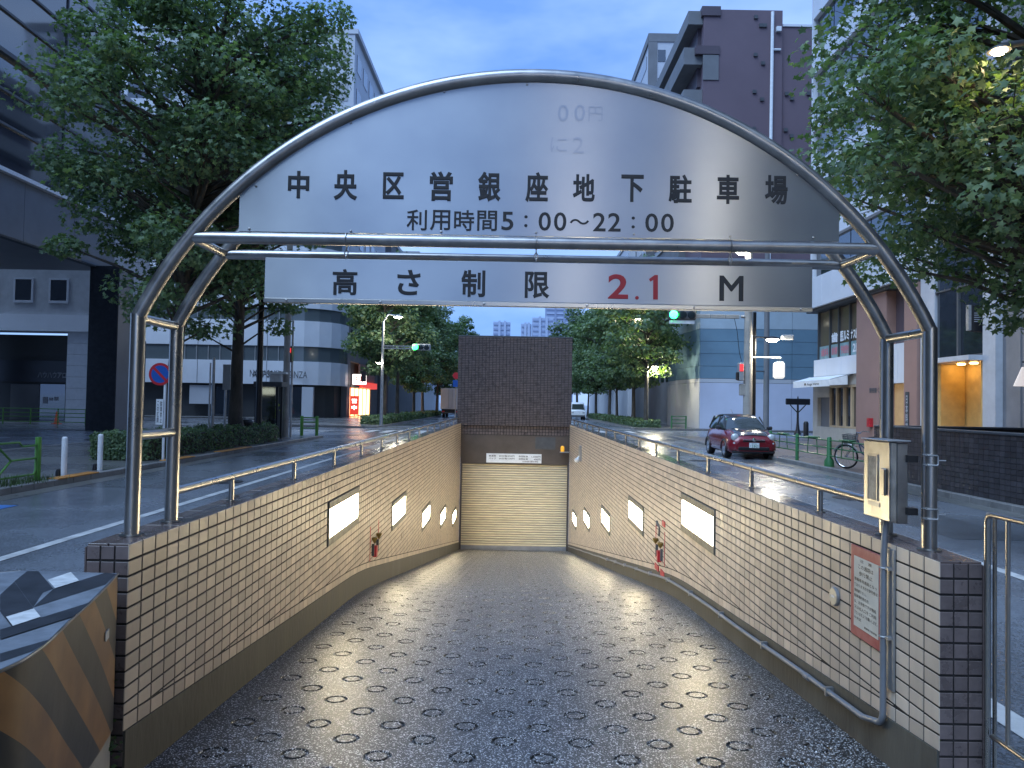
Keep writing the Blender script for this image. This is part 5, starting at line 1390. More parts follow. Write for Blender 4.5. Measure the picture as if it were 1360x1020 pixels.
for row, sd_ in ((rowW, 'left'), (rowE, 'right')):
    for i, (x, y) in enumerate(row):
        me, wd_ = protos[(i+(sd_ == 'right')) % 3]
        lab = f'{names[i]} street tree of the {sd_} row beyond the crossing'
        key = (i+(sd_ == 'right')) % 3
        if len([q for q in _pt if q[0] == key]) == 0:
            t = add_tree('street_tree', lab, (x, y, SW), me, wd_, 'leaf_far', 'street trees beyond the crossing'); _pt.append((key, t))
        else:
            src = [q for q in _pt if q[0] == key][0][1]; t = dup(src, (x, y, SW), label=lab)
        t.rotation_euler = (0, 0, i*1.3+(sd_ == 'right')); s = 1.0+.12*math.sin(i*2.3)+(.22 if i > 5 else 0); t.scale = (s, s, s)
for (x, y), k, lab in (((10.2, -20), 0, 'street tree behind the viewer by the right kerb'), ((10.0, -30), 1, 'farther street tree behind the viewer by the right kerb'), ((9.9, -9.5), 2, 'street tree close behind the viewer at right'), ((-9.8, -11), 1, 'street tree close behind the viewer at left'), ((-9.8, -24), 0, 'street tree behind the viewer by the left kerb')):
    t = dup([q for q in _pt if q[0] == k][0][1], (x, y, SW), label=lab)
# clipped hedge
def hedge(name, label, x0, x1, y0, y1, z0, z1, n, ls, seed):
    rng = np.random.default_rng(seed)
    t = thing(name, label, 'hedge', ((x0+x1)/2, (y0+y1)/2, z0))
    u = rng.uniform(size=(n, 3)); face = rng.integers(0, 5, size=n)
    P = np.column_stack([x0+(x1-x0)*u[:, 0], y0+(y1-y0)*u[:, 1], z0+(z1-z0)*u[:, 2]])
    Nn = np.zeros((n, 3))
    for f, (ax, val, sg) in enumerate(((2, z1, 1), (2, z1, 1), (0, x1, 1), (1, y0, -1), (0, x0, -1))):
        s = face == f; P[s, ax] = val; Nn[s, ax] = sg
    P += rng.normal(size=(n, 3))*.035
    P[:, 2] += .05*np.sin(P[:, 1]*2.1)+.03*np.sin(P[:, 0]*5+P[:, 1]*4.4)
    Nn += rng.normal(size=(n, 3))*.6+np.array([0, 0, .3])
    me = leaves_mesh('foliage', P, Nn, ls*rng.uniform(.6, 1.2, size=n), DIAM, rng); link('foliage', me, 'leaf_far', t)
    MB().box(x0+.06, x1-.06, y0+.06, y1-.06, z0, z1-.07).build('inner_twigs', 'bark', t)
    return t
hedge('hedge', 'long low clipped hedge on the left pavement beside the no parking sign', -10.6, -9.2, 18.6, 29.0, SW, .74, 15000, .05, 4)
M['soil'] = mat('soil', (.05, .04, .03), .9)
for i, (x, y0, y1) in enumerate(((-9.7, 51, 58.5), (-9.7, 60, 66.5), (10.2, 55.2, 62), (10.2, 63.5, 74), (10.2, 76, 92), (-9.7, 68.5, 77), (-9.7, 79, 92))):
    hedge('planting_strip', f"low shrubs under the trees beyond the crossing, {names[[0, 1, 0, 1, 2, 2, 3][i]]} bed on the {'left' if x < 0 else 'right'}", x-.8, x+.8, y0, y1, SW, .62, 2600, .11, 30+i)
# grass tuft under the guard rail
rng = np.random.default_rng(9); mb = MB(); rr = random.Random(9)
for i in range(900):
    x, y = -8.95+rr.gauss(0, .16), rr.uniform(10.0, 14.3); h = rr.uniform(.05, .26)*(1 if y < 13.6 else .6); a = rr.uniform(0, 6.28)
    dx, dy = math.cos(a)*.008, math.sin(a)*.008; lx, ly = rr.gauss(0, .05), rr.gauss(0, .05)
    mb.add([(x-dx, y-dy, SW), (x+dx, y+dy, SW), (x+lx, y+ly, SW+h)], [(0, 1, 2)])
tag(mb.build('grass_tuft', 'weed'), 'wild grass growing under the green guard rail', 'grass', kind='stuff')
# ------------------------------------------------------------------ street furniture
M['green'] = mat('green_paint', (0.075, 0.22, 0.035), .42, var=.12, vscale=5)
M['green_dark'] = mat('green_paint_dark', (0.04, 0.16, 0.06), .42, var=.15, vscale=5)
M['go'] = emis('signal_green', (0.006, 1.0, .13), 9)
M['stopred'] = emis('signal_red', (1.0, .05, .06), .45, (.5, .05, .05))
M['lamp_white'] = emis('street_lamp_white', (1.0, .93, .78), 30)
M['lamp_amber'] = emis('street_lamp_amber', (1.0, .72, .38), 30)
M['lens_off'] = mat('signal_lens_off', (.02, .03, .035), .2)
def bulb(par, loc, e, col, r=.12):
    d = bpy.data.lights.new('lamp_light', 'POINT'); d.energy = e; d.color = col; d.shadow_soft_size = r
    o = bpy.data.objects.new('lamp_light', d); C.objects.link(o); o.location = loc; return o
# white bollards
for i, (px, lab) in enumerate(((88, 'white bollard next to the green guard rail'), (135.5, 'white bollard behind the orange kerb strip'))):
    x = -8.98; y = x*FPX/(px-682)
    t = thing('bollard', lab, 'bollard', (x, y, SW), 'white bollards on the left pavement')
    MB().lathe((x, y, SW), [(.054, 0), (.054, .74), (.048, .77), (.03, .785)], 18).build('post', 'white', t, True)
    MB().lathe((x-.09, y-.02, SW), [(.06, 0), (.06, .08), (.045, .13), (.01, .145)], 12).build('base_lock', 'black', t, True)
# green guard rail, lower left
gr = thing('guard_rail', 'bright green pipe guard rail with diamond pattern at far left', 'guard rail', (-8.98, 13, SW))
X = -8.98; yE = -8.98*FPX/(53-682)
for y in (yE, yE-3.0):
    MB().lathe((X, y, SW), [(.055, 0), (.055, .80), (.048, .815)], 16).build('post', 'green', gr, True)
Z = SW
def gt_(pts, nm='rail'): MB().tube([(X, yE-a, Z+b) for a, b in pts], .019, 8).build(nm, 'green', gr, True)
for o_ in (0.0,):
    gt_([(.04, .66), (.45, .66), (.55, .74), (2.45, .74), (2.55, .66), (2.96, .66)]); gt_([(.05, .70), (.05, .2), (.12, .12), (2.88, .12), (2.95, .2), (2.95, .70)])
    gt_([(.04, .42), (.75, .42)]); gt_([(2.25, .42), (2.96, .42)])
    gt_([(.75, .42), (1.12, .70), (1.5, .42), (1.12, .14), (.75, .42)], 'diamond'); gt_([(1.5, .42), (1.88, .70), (2.25, .42), (1.88, .14), (1.5, .42)], 'diamond')
# no parking sign
ns_ = thing('no_parking_sign', 'round blue and red no parking sign on a white pole', 'sign', (-8.95, 19.0, SW))
x, y = -8.95, -8.95*FPX/(219-682)
cz = at(213, 497, y).z; cx = at(213.5, 497, y).x
MB().cyl((x, y, SW), (x, y, cz+.2), .033, 12).build('pole', 'white', ns_, True)
M['sign_blue'] = mat('sign_blue', (.02, .10, .40), .4); M['sign_red_paint'] = mat('sign_red_paint', (.50, .03, .04), .4)
MB().lathe((cx, y-.04, cz), [(.29, .012), (.29, 0)], 32, 'y').build('disc', 'sign_red_paint', ns_)
MB().lathe((cx, y-.043, cz), [(.225, .002), (.225, 0)], 32, 'y').build('blue_face', 'sign_blue', ns_)
MB().obox((cx, y-.046, cz), Vector((1, 0, -1)).normalized(), UY, Vector((1, 0, 1)).normalized(), .232, .001, .032).build('slash', 'sign_red_paint', ns_)
q0, q1 = at(209, 530, y), at(217.5, 564, y)
b_ = MB().box(q0.x, q1.x, y-.06, y-.045, q1.z, q0.z).build('info_plate', 'white', ns_)
for k in range(2): text_fit('この区間駐車禁止'[k*4:(k+1)*4+0].replace('', '\n').strip(), ((q0.x*(.72-.44*k)+q1.x*(.28+.44*k)), y-.062, (q0.z+q1.z)/2), UX, UZ, .05, .55, .01).build('lettering', 'ink', b_)
MB().box(q1.x-.01, x, y-.05, y-.02, (q0.z+q1.z)/2-.02, (q0.z+q1.z)/2+.02).build('bracket', 'galv', ns_)
# slim poles, sign backs, bin, shelter on the left pavement
def pole(name, label, px, y, zt, r, m='galv', cat='pole'):
    x = at(px, 540, y).x
    t = thing(name, label, cat, (x, y, SW)); MB().tube([(x, y, SW-.02), (x, y, zt)], [r, r*.8], 12).build('shaft', m, t, True); return t, x
pole('sign_post', 'slim grey post just left of the thick tree trunk', 278, 23.4, at(278, 482, 23.4).z, .03)
t, x = pole('traffic_post', 'thicker grey post left of the thick tree trunk', 282.5, 24.0, at(282, 475, 24).z, .055)
t, x = pole('sign_post', 'post with a grey sign plate seen from behind beside the tree trunk', 299, 24.5, at(299, 485, 24.5).z, .045)
q0, q1 = at(297, 484, 24.4), at(306, 518, 24.4); MB().box(q0.x, q1.x, 24.36, 24.4, q1.z, q0.z).build('sign_plate', 'grey', t)
t, x = pole('black_post', 'tall black post between the hedge and the shelter', 343.5, 27.5, 9.0, .12, 'black')
tb = thing('litter_bin', 'dark round litter bin behind the hedge', 'bin', (-9.7, 27, SW)); q = at(325, 560, 26.8)
MB().lathe((q.x, 26.8, SW), [(.25, 0), (.28, .75), (.29, .76), (.24, .86), (.08, .90)], 18).build('body', 'black', tb, True)
MB().lathe((q.x, 26.8, SW+.90), [(.07, 0), (.05, .05)], 10).build('lid_knob', 'grey', tb, True)
sl = thing('bus_shelter', 'black framed street shelter with a planter at the end of the hedge', 'shelter', (-9.6, 30.5, SW))
ys_ = 30.5; xa, xb = at(339, 540, ys_).x, at(374, 540, ys_).x; zt_ = at(350, 507, ys_).z
MB().box(xa, xb+.08, ys_-.3, ys_+.5, zt_-.2, zt_, .01).build('roof_beam', 'dgrey', sl)
for xx in (xa+.03, at(368, 540, ys_).x, xb): MB().box(xx-.04, xx+.04, ys_-.05, ys_+.03, SW, zt_-.201).build('upright', 'black', sl)
MB().box(at(369, 540, ys_).x, xb-.05, ys_-.04, ys_+.02, SW+.02, 1.25).build('lower_panel', 'wall_grey', sl)
M['shelter_glass'] = mat('shelter_glass', (.12, .14, .15), .06, trans=.85)
MB().box(xa+.08, at(367, 540, ys_).x-.05, ys_+.02, ys_+.03, SW+.4, zt_-.21).build('glass', 'shelter_glass', sl)
pl = thing('potted_plant', 'yellow green potted plant inside the street shelter', 'plant', (xb-.5, 31.0, SW))
q = at(362, 545, 31.2)
MB().box(q.x-.2, q.x+.2, 31.0, 31.4, SW, .85, .02).build('planter', 'dgrey', pl)
rng_ = np.random.default_rng(3); P_ = rng_.normal(size=(160, 3))*np.array([.12, .12, .28])+np.array([q.x, 31.2, 1.25]); M['leaf_yellow'] = leaf_mat('yellow_leaf', (.12, .16, .03), (.30, .34, .06))
link('foliage', leaves_mesh('foliage', P_, rng_.normal(size=(160, 3)), np.full(160, .09), DIAM, rng_), 'leaf_yellow', pl)
# utility pole and pedestrian signal on the left corner
t, x = pole('utility_pole', 'pale concrete utility pole at the end of the left pavement', 379.5, 31.6, 11, .15, 'concrete')
MB().box(x-.62, x-.1, 31.25, 31.5, at(373, 508, 31.4).z, at(373, 497, 31.4).z, .03).build('equipment_box', 'white', t)
MB().box(x-.75, x+.1, 31.2, 31.55, at(373, 497, 31.4).z+.001, at(373, 494.5, 31.4).z).build('box_hood', 'white', t)
t, x = pole('signal_post', 'slim post with a red pedestrian signal on the left corner', 386.5, 32.0, at(386, 425, 32).z, .055)
q = at(388.5, 472, 31.8)
MB().box(q.x-.18, q.x+.02, 31.6, 31.9, q.z-.3, q.z+.38, .02).build('signal_case', 'black', t)
MB().box(q.x-.13, q.x-.01, 31.58, 31.6, q.z+.1, q.z+.3).build('red_lens', 'stopred', t)
sr = thing('guard_rail', 'short green guard rail on the left corner by the crossing', 'guard rail', (-9.7, 34, SW))
q0, q1 = at(401, 560, 33.3), at(421, 560, 33.3)
for xx in (q0.x, q1.x): MB().lathe((xx, 33.3, .05), [(.075, 0), (.075, .92), (.05, .95)], 12).build('post', 'green', sr, True)
for z in (.45, .72, .92): MB().cyl((q0.x, 33.3, z), (q1.x, 33.3, z), .03, 8).build('rail', 'green', sr, True)
# far green railing and traffic cone under the office block
fg = thing('guard_rail', 'long green railing in front of the dark shop at far left', 'guard rail', (-28, 41.7, 0))
x0, x1 = -33.5, at(113.7, 550, 41.7).x
for k in range(7): xx = x0+(x1-x0)*k/6; MB().cyl((xx, 41.7, .05), (xx, 41.7, .98), .035, 10).build('post', 'green', fg, True)
for z in (.22, .5, .72, .95): MB().cyl((x0, 41.7, z), (x1, 41.7, z), .022, 8).build('rail', 'green', fg, True)
tc_ = thing('traffic_cone', 'orange traffic cone behind the long green railing', 'cone', (0, 0, 0)); q = at(75, 560, 43)
M['cone'] = mat('cone_orange', (.60, .10, .04), .5)
MB().lathe((q.x, 43, .08), [(.17, 0), (.13, .06), (.04, .68), (.03, .7)], 14).build('body', 'cone', tc_, True)
MB().box(q.x-.2, q.x+.2, 42.8, 43.2, .06, .09).build('base', 'cone', tc_)
# traffic signal with lamp, left far corner
def signal(name, label, px, y, base, zarm, px_arm0, px_lens, lamp=None, r=.11):
    x = at(px, 540, y).x
    t = thing(name, label, 'traffic light', (x, y, SW))
    MB().tube([(x, y, SW-.02), (x, y, zarm+1.7)], [r, r*.7], 14).build('pole', 'galv', t, True)
    return t, x
ts, x = signal('traffic_signal', 'green traffic light on a pole in front of the left far trees', 506.7, 48.7, 0, at(507, 461, 48.7).z, 0, 0)
za = at(540, 461, 48.7).z; xl = at(552, 461, 48.7).x
MB().box(x, xl-.25, 48.66, 48.74, za+.02, za+.10).box(x, xl-.25, 48.66, 48.74, za-.14, za-.06).build('arm', 'galv', ts)
for k in range(5): MB().box(x+.3+k*.36, x+.36+k*.36, 48.67, 48.73, za-.059, za+.019).build('arm_rung', 'galv', ts)
hd_ = MB().box(xl-.22, xl+1.02, 48.4, 48.62, za-.21, za+.21, .06).build('signal_head', 'grey', ts)
for k, m_ in enumerate(('go', 'lens_off', 'lens_off')):
    MB().lathe((xl+.0+k*.38, 48.395, za), [(.19, 0), (.14, -.045), (.03, -.06)], 18, 'y').build('lens', m_, hd_, True)
    MB().tube([(xl+k*.38+.17*math.cos(a), 48.28, za+.17*math.sin(a)) for a in [math.pi*i/8 for i in range(9)]], .012, 6).build('visor', 'grey', hd_, True)
q = at(529, 421, 48.7)
MB().tube([(x, 48.7, za+1.65), (x+.3, 48.7, q.z+.15), (q.x-.2, 48.7, q.z+.1)], .04, 8).build('lamp_arm', 'galv', ts, True)
MB().lathe((q.x, 48.7, q.z), [(.06, .16), (.30, .05), (.32, .0)], 18).build('lamp_hood', 'grey', ts, True)
MB().lathe((q.x, 48.7, q.z-.004), [(.28, 0), (.2, -.06), (.05, -.09)], 18).build('lamp_glass', 'lamp_white', ts, True)
bulb(ts, (q.x, 48.7, q.z-.3), 260, (1, .9, .68))
q = at(505, 482, 48.7); MB().lathe((q.x, 48.5, q.z), [(.22, 0), (.12, -.07)], 14).build('lower_lamp', 'lamp_white', ts, True)
q = at(483, 500, 49); MB().box(q.x-.15, q.x+.15, 48.9, 49.1, q.z-.35, q.z+.35).build('pedestrian_head', 'black', ts)
# lamp post on the right far pavement
rl = thing('street_lamp', 'grey lamp post with two lit lamps before the right row of trees', 'street lamp', (0, 0, 0))
y = 56.5; x = at(859, 560, y).x
MB().tube([(x, y, SW), (x, y, at(859, 438, y).z)], [.13, .09], 12).build('pole', 'galv', rl, True)
for px, py in ((849, 424), (869, 487)):
    q = at(px, py, y-.4)
    MB().tube([(x, y, q.z+.2), (q.x, y-.4, q.z+.12)], .035, 8).build('arm', 'dgrey', rl, True)
    MB().lathe((q.x, y-.4, q.z), [(.06, .16), (.32, .05), (.34, 0)], 18).build('lamp_hood', 'dgrey', rl, True)
    MB().lathe((q.x, y-.4, q.z-.004), [(.3, 0), (.2, -.08), (.05, -.11)], 18).build('lamp_glass', 'lamp_white', rl, True)
    bulb(rl, (q.x, y-.4, q.z-.35), 240, (1, .88, .6))
# signal pole at the right near corner
rs = thing('signal_pole', 'thick concrete pole with overhead green light, lamps and white lantern', 'traffic light', (9.43, 29.7, SW))
y = 29.7; x = at(993, 540, y).x
M['conc_pole'] = mat('concrete_pole', (.34, .32, .29), .65, var=.15, vscale=2)
MB().tube([(x, y, SW), (x, y, 8.6)], [.19, .14], 16).build('pole', 'conc_pole', rs, True)
MB().tube([(x+.30, y+.15, SW), (x+.30, y+.15, 5.6)], .07, 10).build('cable_duct', 'black', rs, True)
za = at(930, 420.5, y).z; xl = at(893, 414, y).x
for k in range(3):
    w_ = (x-.25-xl-1.05)/3; MB().box(xl+.95+k*w_, xl+.95+(k+1)*w_-.03, y-.06, y+.06, za-.06, za+.09, .01).build('arm_section', 'conc_pole', rs)
MB().cyl((x-.3, y, za+.02), (x, y, za+.02), .06, 10).build('arm_root', 'galv', rs, True)
hd_ = MB().box(xl-.2, xl+.92, y-.25, y-.03, za-.17, za+.22, .05).build('signal_head', 'dgrey', rs)
for k, m_ in enumerate(('go', 'lens_off', 'lens_off')):
    MB().lathe((xl+k*.36, y-.255, za+.03), [(.165, 0), (.13, -.04), (.03, -.055)], 18, 'y').build('lens', m_, hd_, True)
MB().box(xl-.15, xl+.85, y-.2, y-.1, za-.32, za-.19).build('name_plate', 'white', rs)
for px, py, nm in ((1026, 451, 'a'), (986, 335, 'b')):
    q = at(px, py, y-.15)
    MB().tube([(x, y, q.z+.12), (q.x-.1, y-.15, q.z+.08)], .03, 8).build('lamp_arm', 'black', rs, True)
    MB().lathe((q.x, y-.15, q.z), [(.1, .12), (.28, .06), (.30, .0)], 18).build('lamp_hood', 'black', rs, True)
    MB().lathe((q.x, y-.15, q.z-.004), [(.25, 0), (.17, -.07), (.05, -.1)], 18).build('lamp_glass', 'lamp_white', rs, True)
    bulb(rs, (q.x, y-.15, q.z-.3), 110, (1, .9, .7))
q = at(1047, 448, y); MB().box(q.x-.25, q.x+.2, y-.1, y+.15, q.z-.1, q.z+.1, .03).build('loudspeaker', 'grey', rs)
zq = at(1020, 475, y).z
MB().cyl((x, y, zq), (at(1037, 475, y).x, y, zq), .03, 8).build('lantern_arm', 'white', rs, True)
q0, q1 = at(1028, 481, y), at(1041, 503, y)
M['lantern'] = mat('white_lantern', (.75, .76, .74), .4, emit=(1, .97, .9), estr=.3)
MB().box(q0.x, q1.x, y-.18, y+.18, q1.z, q0.z, .07).build('lantern', 'lantern', rs, True)
MB().cyl(((q0.x+q1.x)/2, y, q0.z), ((q0.x+q1.x)/2, y, zq), .015, 6).build('lantern_hook', 'dgrey', rs)
q = at(982, 494, y)
MB().box(q.x-.06, q.x+.13, y-.2, y+.1, q.z-.36, q.z+.36, .02).build('pedestrian_case', 'grey', rs)
MB().box(q.x-.13, q.x-.061, y-.18, y+.05, q.z-.33, q.z-.02).build('pedestrian_hood', 'black', rs)
MB().box(q.x-.05, q.x+.1, y-.215, y-.201, q.z+.02, q.z+.3).build('red_lens', 'stopred', rs)
q = at(986, 517, y); MB().box(q.x-.12, q.x+.1, y-.1, y+.1, q.z-.25, q.z+.22, .03).build('junction_box', 'conc_pole', rs)
M['cable'] = mat('cable', (.02, .02, .02), .6)
q0, q1 = at(975, 421, y), at(985, 480, y)
MB().tube([q0, at(979, 440, y), at(982, 468, y), q1], .012, 6).build('cable', 'cable', rs, True)
t, x_ = pole('utility_pole', 'dark grey pole standing before the blue hoarding', 1017.5, 50.5, at(1017, 300, 50.5).z, .2, 'wall_grey')
MB().box(x_-.9, x_+.05, 50.4, 50.6, at(1010, 494, 50.5).z, at(1010, 493, 50.5).z+.03).build('cable_bracket', 'dgrey', t)
# black finger post by the hoarding
fp = thing('finger_post', 'black ornamental sign post in front of the white hoarding', 'sign post', (0, 0, 0)); y = 47.5; x = at(1059.5, 560, y).x
zt_ = at(1059, 531, y).z
MB().lathe((x, y, .05), [(.24, 0), (.22, .12), (.12, .35), (.075, .8), (.06, zt_-.35)], 14).build('shaft', 'black', fp, True)
MB().box(x-.78, x+.78, y-.08, y+.08, zt_-.32, zt_+.08, .04).build('sign_box', 'black', fp)
MB().tube([(x-.5, y, zt_-.33), (x, y, zt_-.85), (x+.5, y, zt_-.33)], .035, 8).build('brace', 'black', fp, True)
MB().lathe((x, y, zt_+.08), [(.05, 0), (.03, .12), (.005, .18)], 8).build('finial', 'black', fp, True)
# small black bollard and plant by the corner building
bb = thing('bollard', 'small black bollard before the white hoarding', 'bollard', (0, 0, 0)); x = at(1070.5, 570, 46).x
MB().lathe((x, 46, .02), [(.16, 0), (.16, .8), (.1, .92)], 12).build('post', 'black', bb, True)
# green railing along the right kerb
rg = thing('guard_rail', 'dark green kerb railing between the red car and the bicycle', 'guard rail', (8.9, 22, SW))
X = 8.93
posts = [25.6, 23.2, 20.85, 18.6]
for i, y in enumerate(posts):
    prof_ = [(.052, 0), (.052, .80), (.04, .83)] if i % 2 == 1 or i == 0 else [(.14, 0), (.13, .16), (.07, .26), (.062, .80), (.04, .83)]
    MB().lathe((X, y, SW), prof_, 14).build('post', 'green_dark', rg, True)
for a, b in zip(posts, posts[1:]):
    for z in (.30, .52, .74): MB().cyl((X, a-.05, SW+z), (X, b+.05, SW+z), .019, 8).build('rail', 'green_dark', rg, True)
    ym = (a+b)/2; MB().box(X-.10, X+.10, ym-.3, ym+.3, SW+.765, SW+.80, .01).build('seat_plate', 'green_dark', rg)
    for s_ in (-1, 1): MB().tube([(X+.02*s_, ym-.25*s_, SW+.76), (X+.02*s_, ym-.32*s_, SW+.30)], .014, 6).build('seat_leg', 'green_dark', rg, True)
rg2 = thing('guard_rail', 'short green railing on the far right corner beside the hoarding', 'guard rail', (12, 54, SW)); y = 54.2
q0, q1 = at(892, 560, y), at(911, 560, y)
for xx in (q0.x, q1.x): MB().cyl((xx, y, SW), (xx, y, 1.05), .06, 10).build('post', 'green_dark', rg2, True)
for z in (.5, .75, 1.0): MB().cyl((q0.x, y, z), (q1.x, y, z), .03, 8).build('rail', 'green_dark', rg2, True)
# amber street lamp among the leaves of the right tree
al = thing('street_lamp', 'amber street lamp glowing among the leaves at upper right', 'street lamp', (0, 0, 0)); q = at(1327, 68, 11.5)
MB().lathe(q, [(.04, .1), (.16, .03), (.17, 0)], 16).build('lamp_hood', 'dgrey', al, True)
MB().lathe(q-Vector((0, 0, .003)), [(.12, 0), (.08, -.04), (.02, -.05)], 16).build('lamp_glass', 'lamp_amber', al, True)
MB().tube([q+Vector((0, 0, .08)), q+Vector((.8, .1, .25)), (q.x+2.1, q.y+.1, q.z-.2), (q.x+2.1, q.y+.1, SW)], .05, 10).build('pole', 'dgrey', al, True)
bulb(al, q-Vector((0, 0, .2)), 6, (1, .7, .4))
M['lamp_bright'] = emis('road_lamp_bright', (1.0, .93, .8), 110)
# lamps behind the viewer, seen as streaks in the brushed boards
for px, d_, lab in ((936, 20.0, 'street lamp behind the viewer over the right lane'), (757, 24.0, 'street lamp behind the viewer over the middle of the road'), (990, 26.0, 'street lamp behind the viewer near the right kerb')):
    x = (px-682)/FPX*d_; y = 2*YF-d_
    bl = thing('street_lamp', lab, 'street lamp', (x, y, 0), 'street lamps behind the viewer')
    MB().lathe((x, y, 6.2), [(.05, .2), (.30, .06), (.32, .0)], 16).build('lamp_hood', 'dgrey', bl, True)
    MB().lathe((x, y, 6.196), [(.28, 0), (.24, -.16), (.06, -.22)], 16).build('lamp_glass', 'lamp_bright', bl, True)
    kx = KX+.5 if x > 2 else -KX-.5
    MB().tube([(x, y, 6.35), (kx, y, 6.6), (kx, y, SW)], .06, 8).build('pole', 'galv', bl, True)
# blue direction sign far down the avenue
bs = thing('direction_sign', 'small blue road sign beside the far truck', 'sign', (0, 0, 0)); y = 76; x = at(605, 540, y).x
MB().cyl((x, y, 0), (x, y, at(605, 495, y).z), .06, 8).build('pole', 'galv', bs, True)
MB().box(x-.32, x+.32, y-.08, y-.05, at(605, 514, y).z, at(605, 505, y).z).build('plate', 'sign_blue', bs)
MB().lathe((x, y-.08, at(605, 499, y).z), [(.35, 0), (.35, -.02)], 18, 'y').build('disc', 'sign_red_paint', bs)

# ------------------------------------------------------------------ vehicles
M['car_red'] = mat('car_paint_red', (0.19, 0.010, 0.020), .24, .15, coat=.8, spec=.6)
M['car_black'] = mat('car_paint_dark', (0.045, 0.045, 0.05), .16, .2, coat=.9, bump=.25, bscale=120, bdist=.004)
M['car_glass'] = mat('car_glass', (0.04, 0.05, 0.05), .04, spec=1.0, ior=1.7, bump=.2, bscale=60, bdist=.004)
M['tyre'] = mat('tyre', (.012, .012, .013), .8)
M['chrome'] = mat('chrome', (.75, .75, .76), .12, 1.0)
M['headlamp'] = mat('headlamp', (.45, .48, .5), .08, spec=1.0, coat=.6)
M['plate_white'] = mat('number_plate', (.62, .66, .68), .4)
car = thing('parked_car', 'small dark red hatchback parked at the right kerb facing the viewer', 'car', (0, 0, 0))
# car local frame: x across, y along (front at y = 0, rear at +y), z up
def section(y, hw_low, hw_mid, hw_top, z0, zm, zt, n=6):
    """half outline of a body section, bottom to top"""
    pts = [(hw_low*.86, z0), (hw_low, z0+.07), (hw_mid, zm*.55), (hw_mid*1.005, zm*.8), (hw_top, zt-.05), (hw_top*.86, zt), (0, zt+.02)]
    return [(x, y, z) for x, z in pts]
def loft(secs, nm, m, par, closed_ends=True):
    mb = MB(); k = len(secs[0])
    rings = []
    for s in secs:
        ring = list(s)+[(-x, y, z) for x, y, z in reversed(s[:-1])]
        rings.append(ring)
    n = len(rings[0])
    for r_ in rings: mb.v += r_
    for i in range(len(rings)-1):
        for j in range(n-1): mb.f.append((i*n+j, i*n+j+1, (i+1)*n+j+1, (i+1)*n+j))
    if closed_ends: mb.f.append(tuple(range(n))); mb.f.append(tuple(reversed(range((len(rings)-1)*n, len(rings)*n))))
    return mb.build(nm, m, par, True, 1.0)
secs = [section(0.0, .50, .58, .50, .28, .6, .62), section(.05, .66, .72, .60, .22, .62, .74), section(.22, .76, .79, .67, .20, .66, .84), section(.5, .79, .81, .71, .2, .7, .91), section(.95, .80, .815, .73, .2, .74, .97),
        section(1.5, .80, .815, .74, .2, .76, .98), section(2.4, .80, .815, .74, .2, .76, .98), section(3.0, .79, .81, .73, .22, .74, .97), section(3.35, .76, .78, .70, .26, .72, .94), section(3.52, .66, .68, .60, .32, .66, .86), section(3.56, .55, .58, .5, .36, .6, .78)]
body = loft(secs, 'body', 'car_red', car)
def gsec(y, wb, wt, zb, zt): return [(wb, y, zb), ((wb*2+wt)/3+.02, y, zb+(zt-zb)*.4), (wt+.015, y, zb+(zt-zb)*.82), (wt*.88, y, zt-.02), (wt*.5, y, zt), (0, y, zt+.008)]
gl = [gsec(.92, .70, .64, .95, .97), gsec(1.18, .72, .60, .96, 1.21), gsec(1.42, .73, .56, .96, 1.38), gsec(1.8, .73, .56, .96, 1.475), gsec(2.4, .73, .56, .96, 1.475), gsec(2.95, .72, .55, .96, 1.43), gsec(3.22, .70, .55, .95, 1.22), gsec(3.42, .66, .58, .92, .96)]
loft(gl, 'greenhouse', 'car_glass', car)
rf = [[(.56, y, z-.035), (.50, y, z-.004), (.28, y, z+.014), (0, y, z+.02)] for y, z in ((1.44, 1.385), (1.6, 1.44), (1.85, 1.478), (2.4, 1.48), (2.85, 1.45), (3.0, 1.42))]
loft(rf, 'roof', 'car_black', car, False)
hd2 = [[(.60, y, z-.05), (.56, y, z-.012), (.3, y, z+.03), (0, y, z+.04)] for y, z in ((.10, .775), (.25, .86), (.5, .925), (.8, .965), (1.0, .985))]
loft(hd2, 'bonnet', 'car_black', car, False)
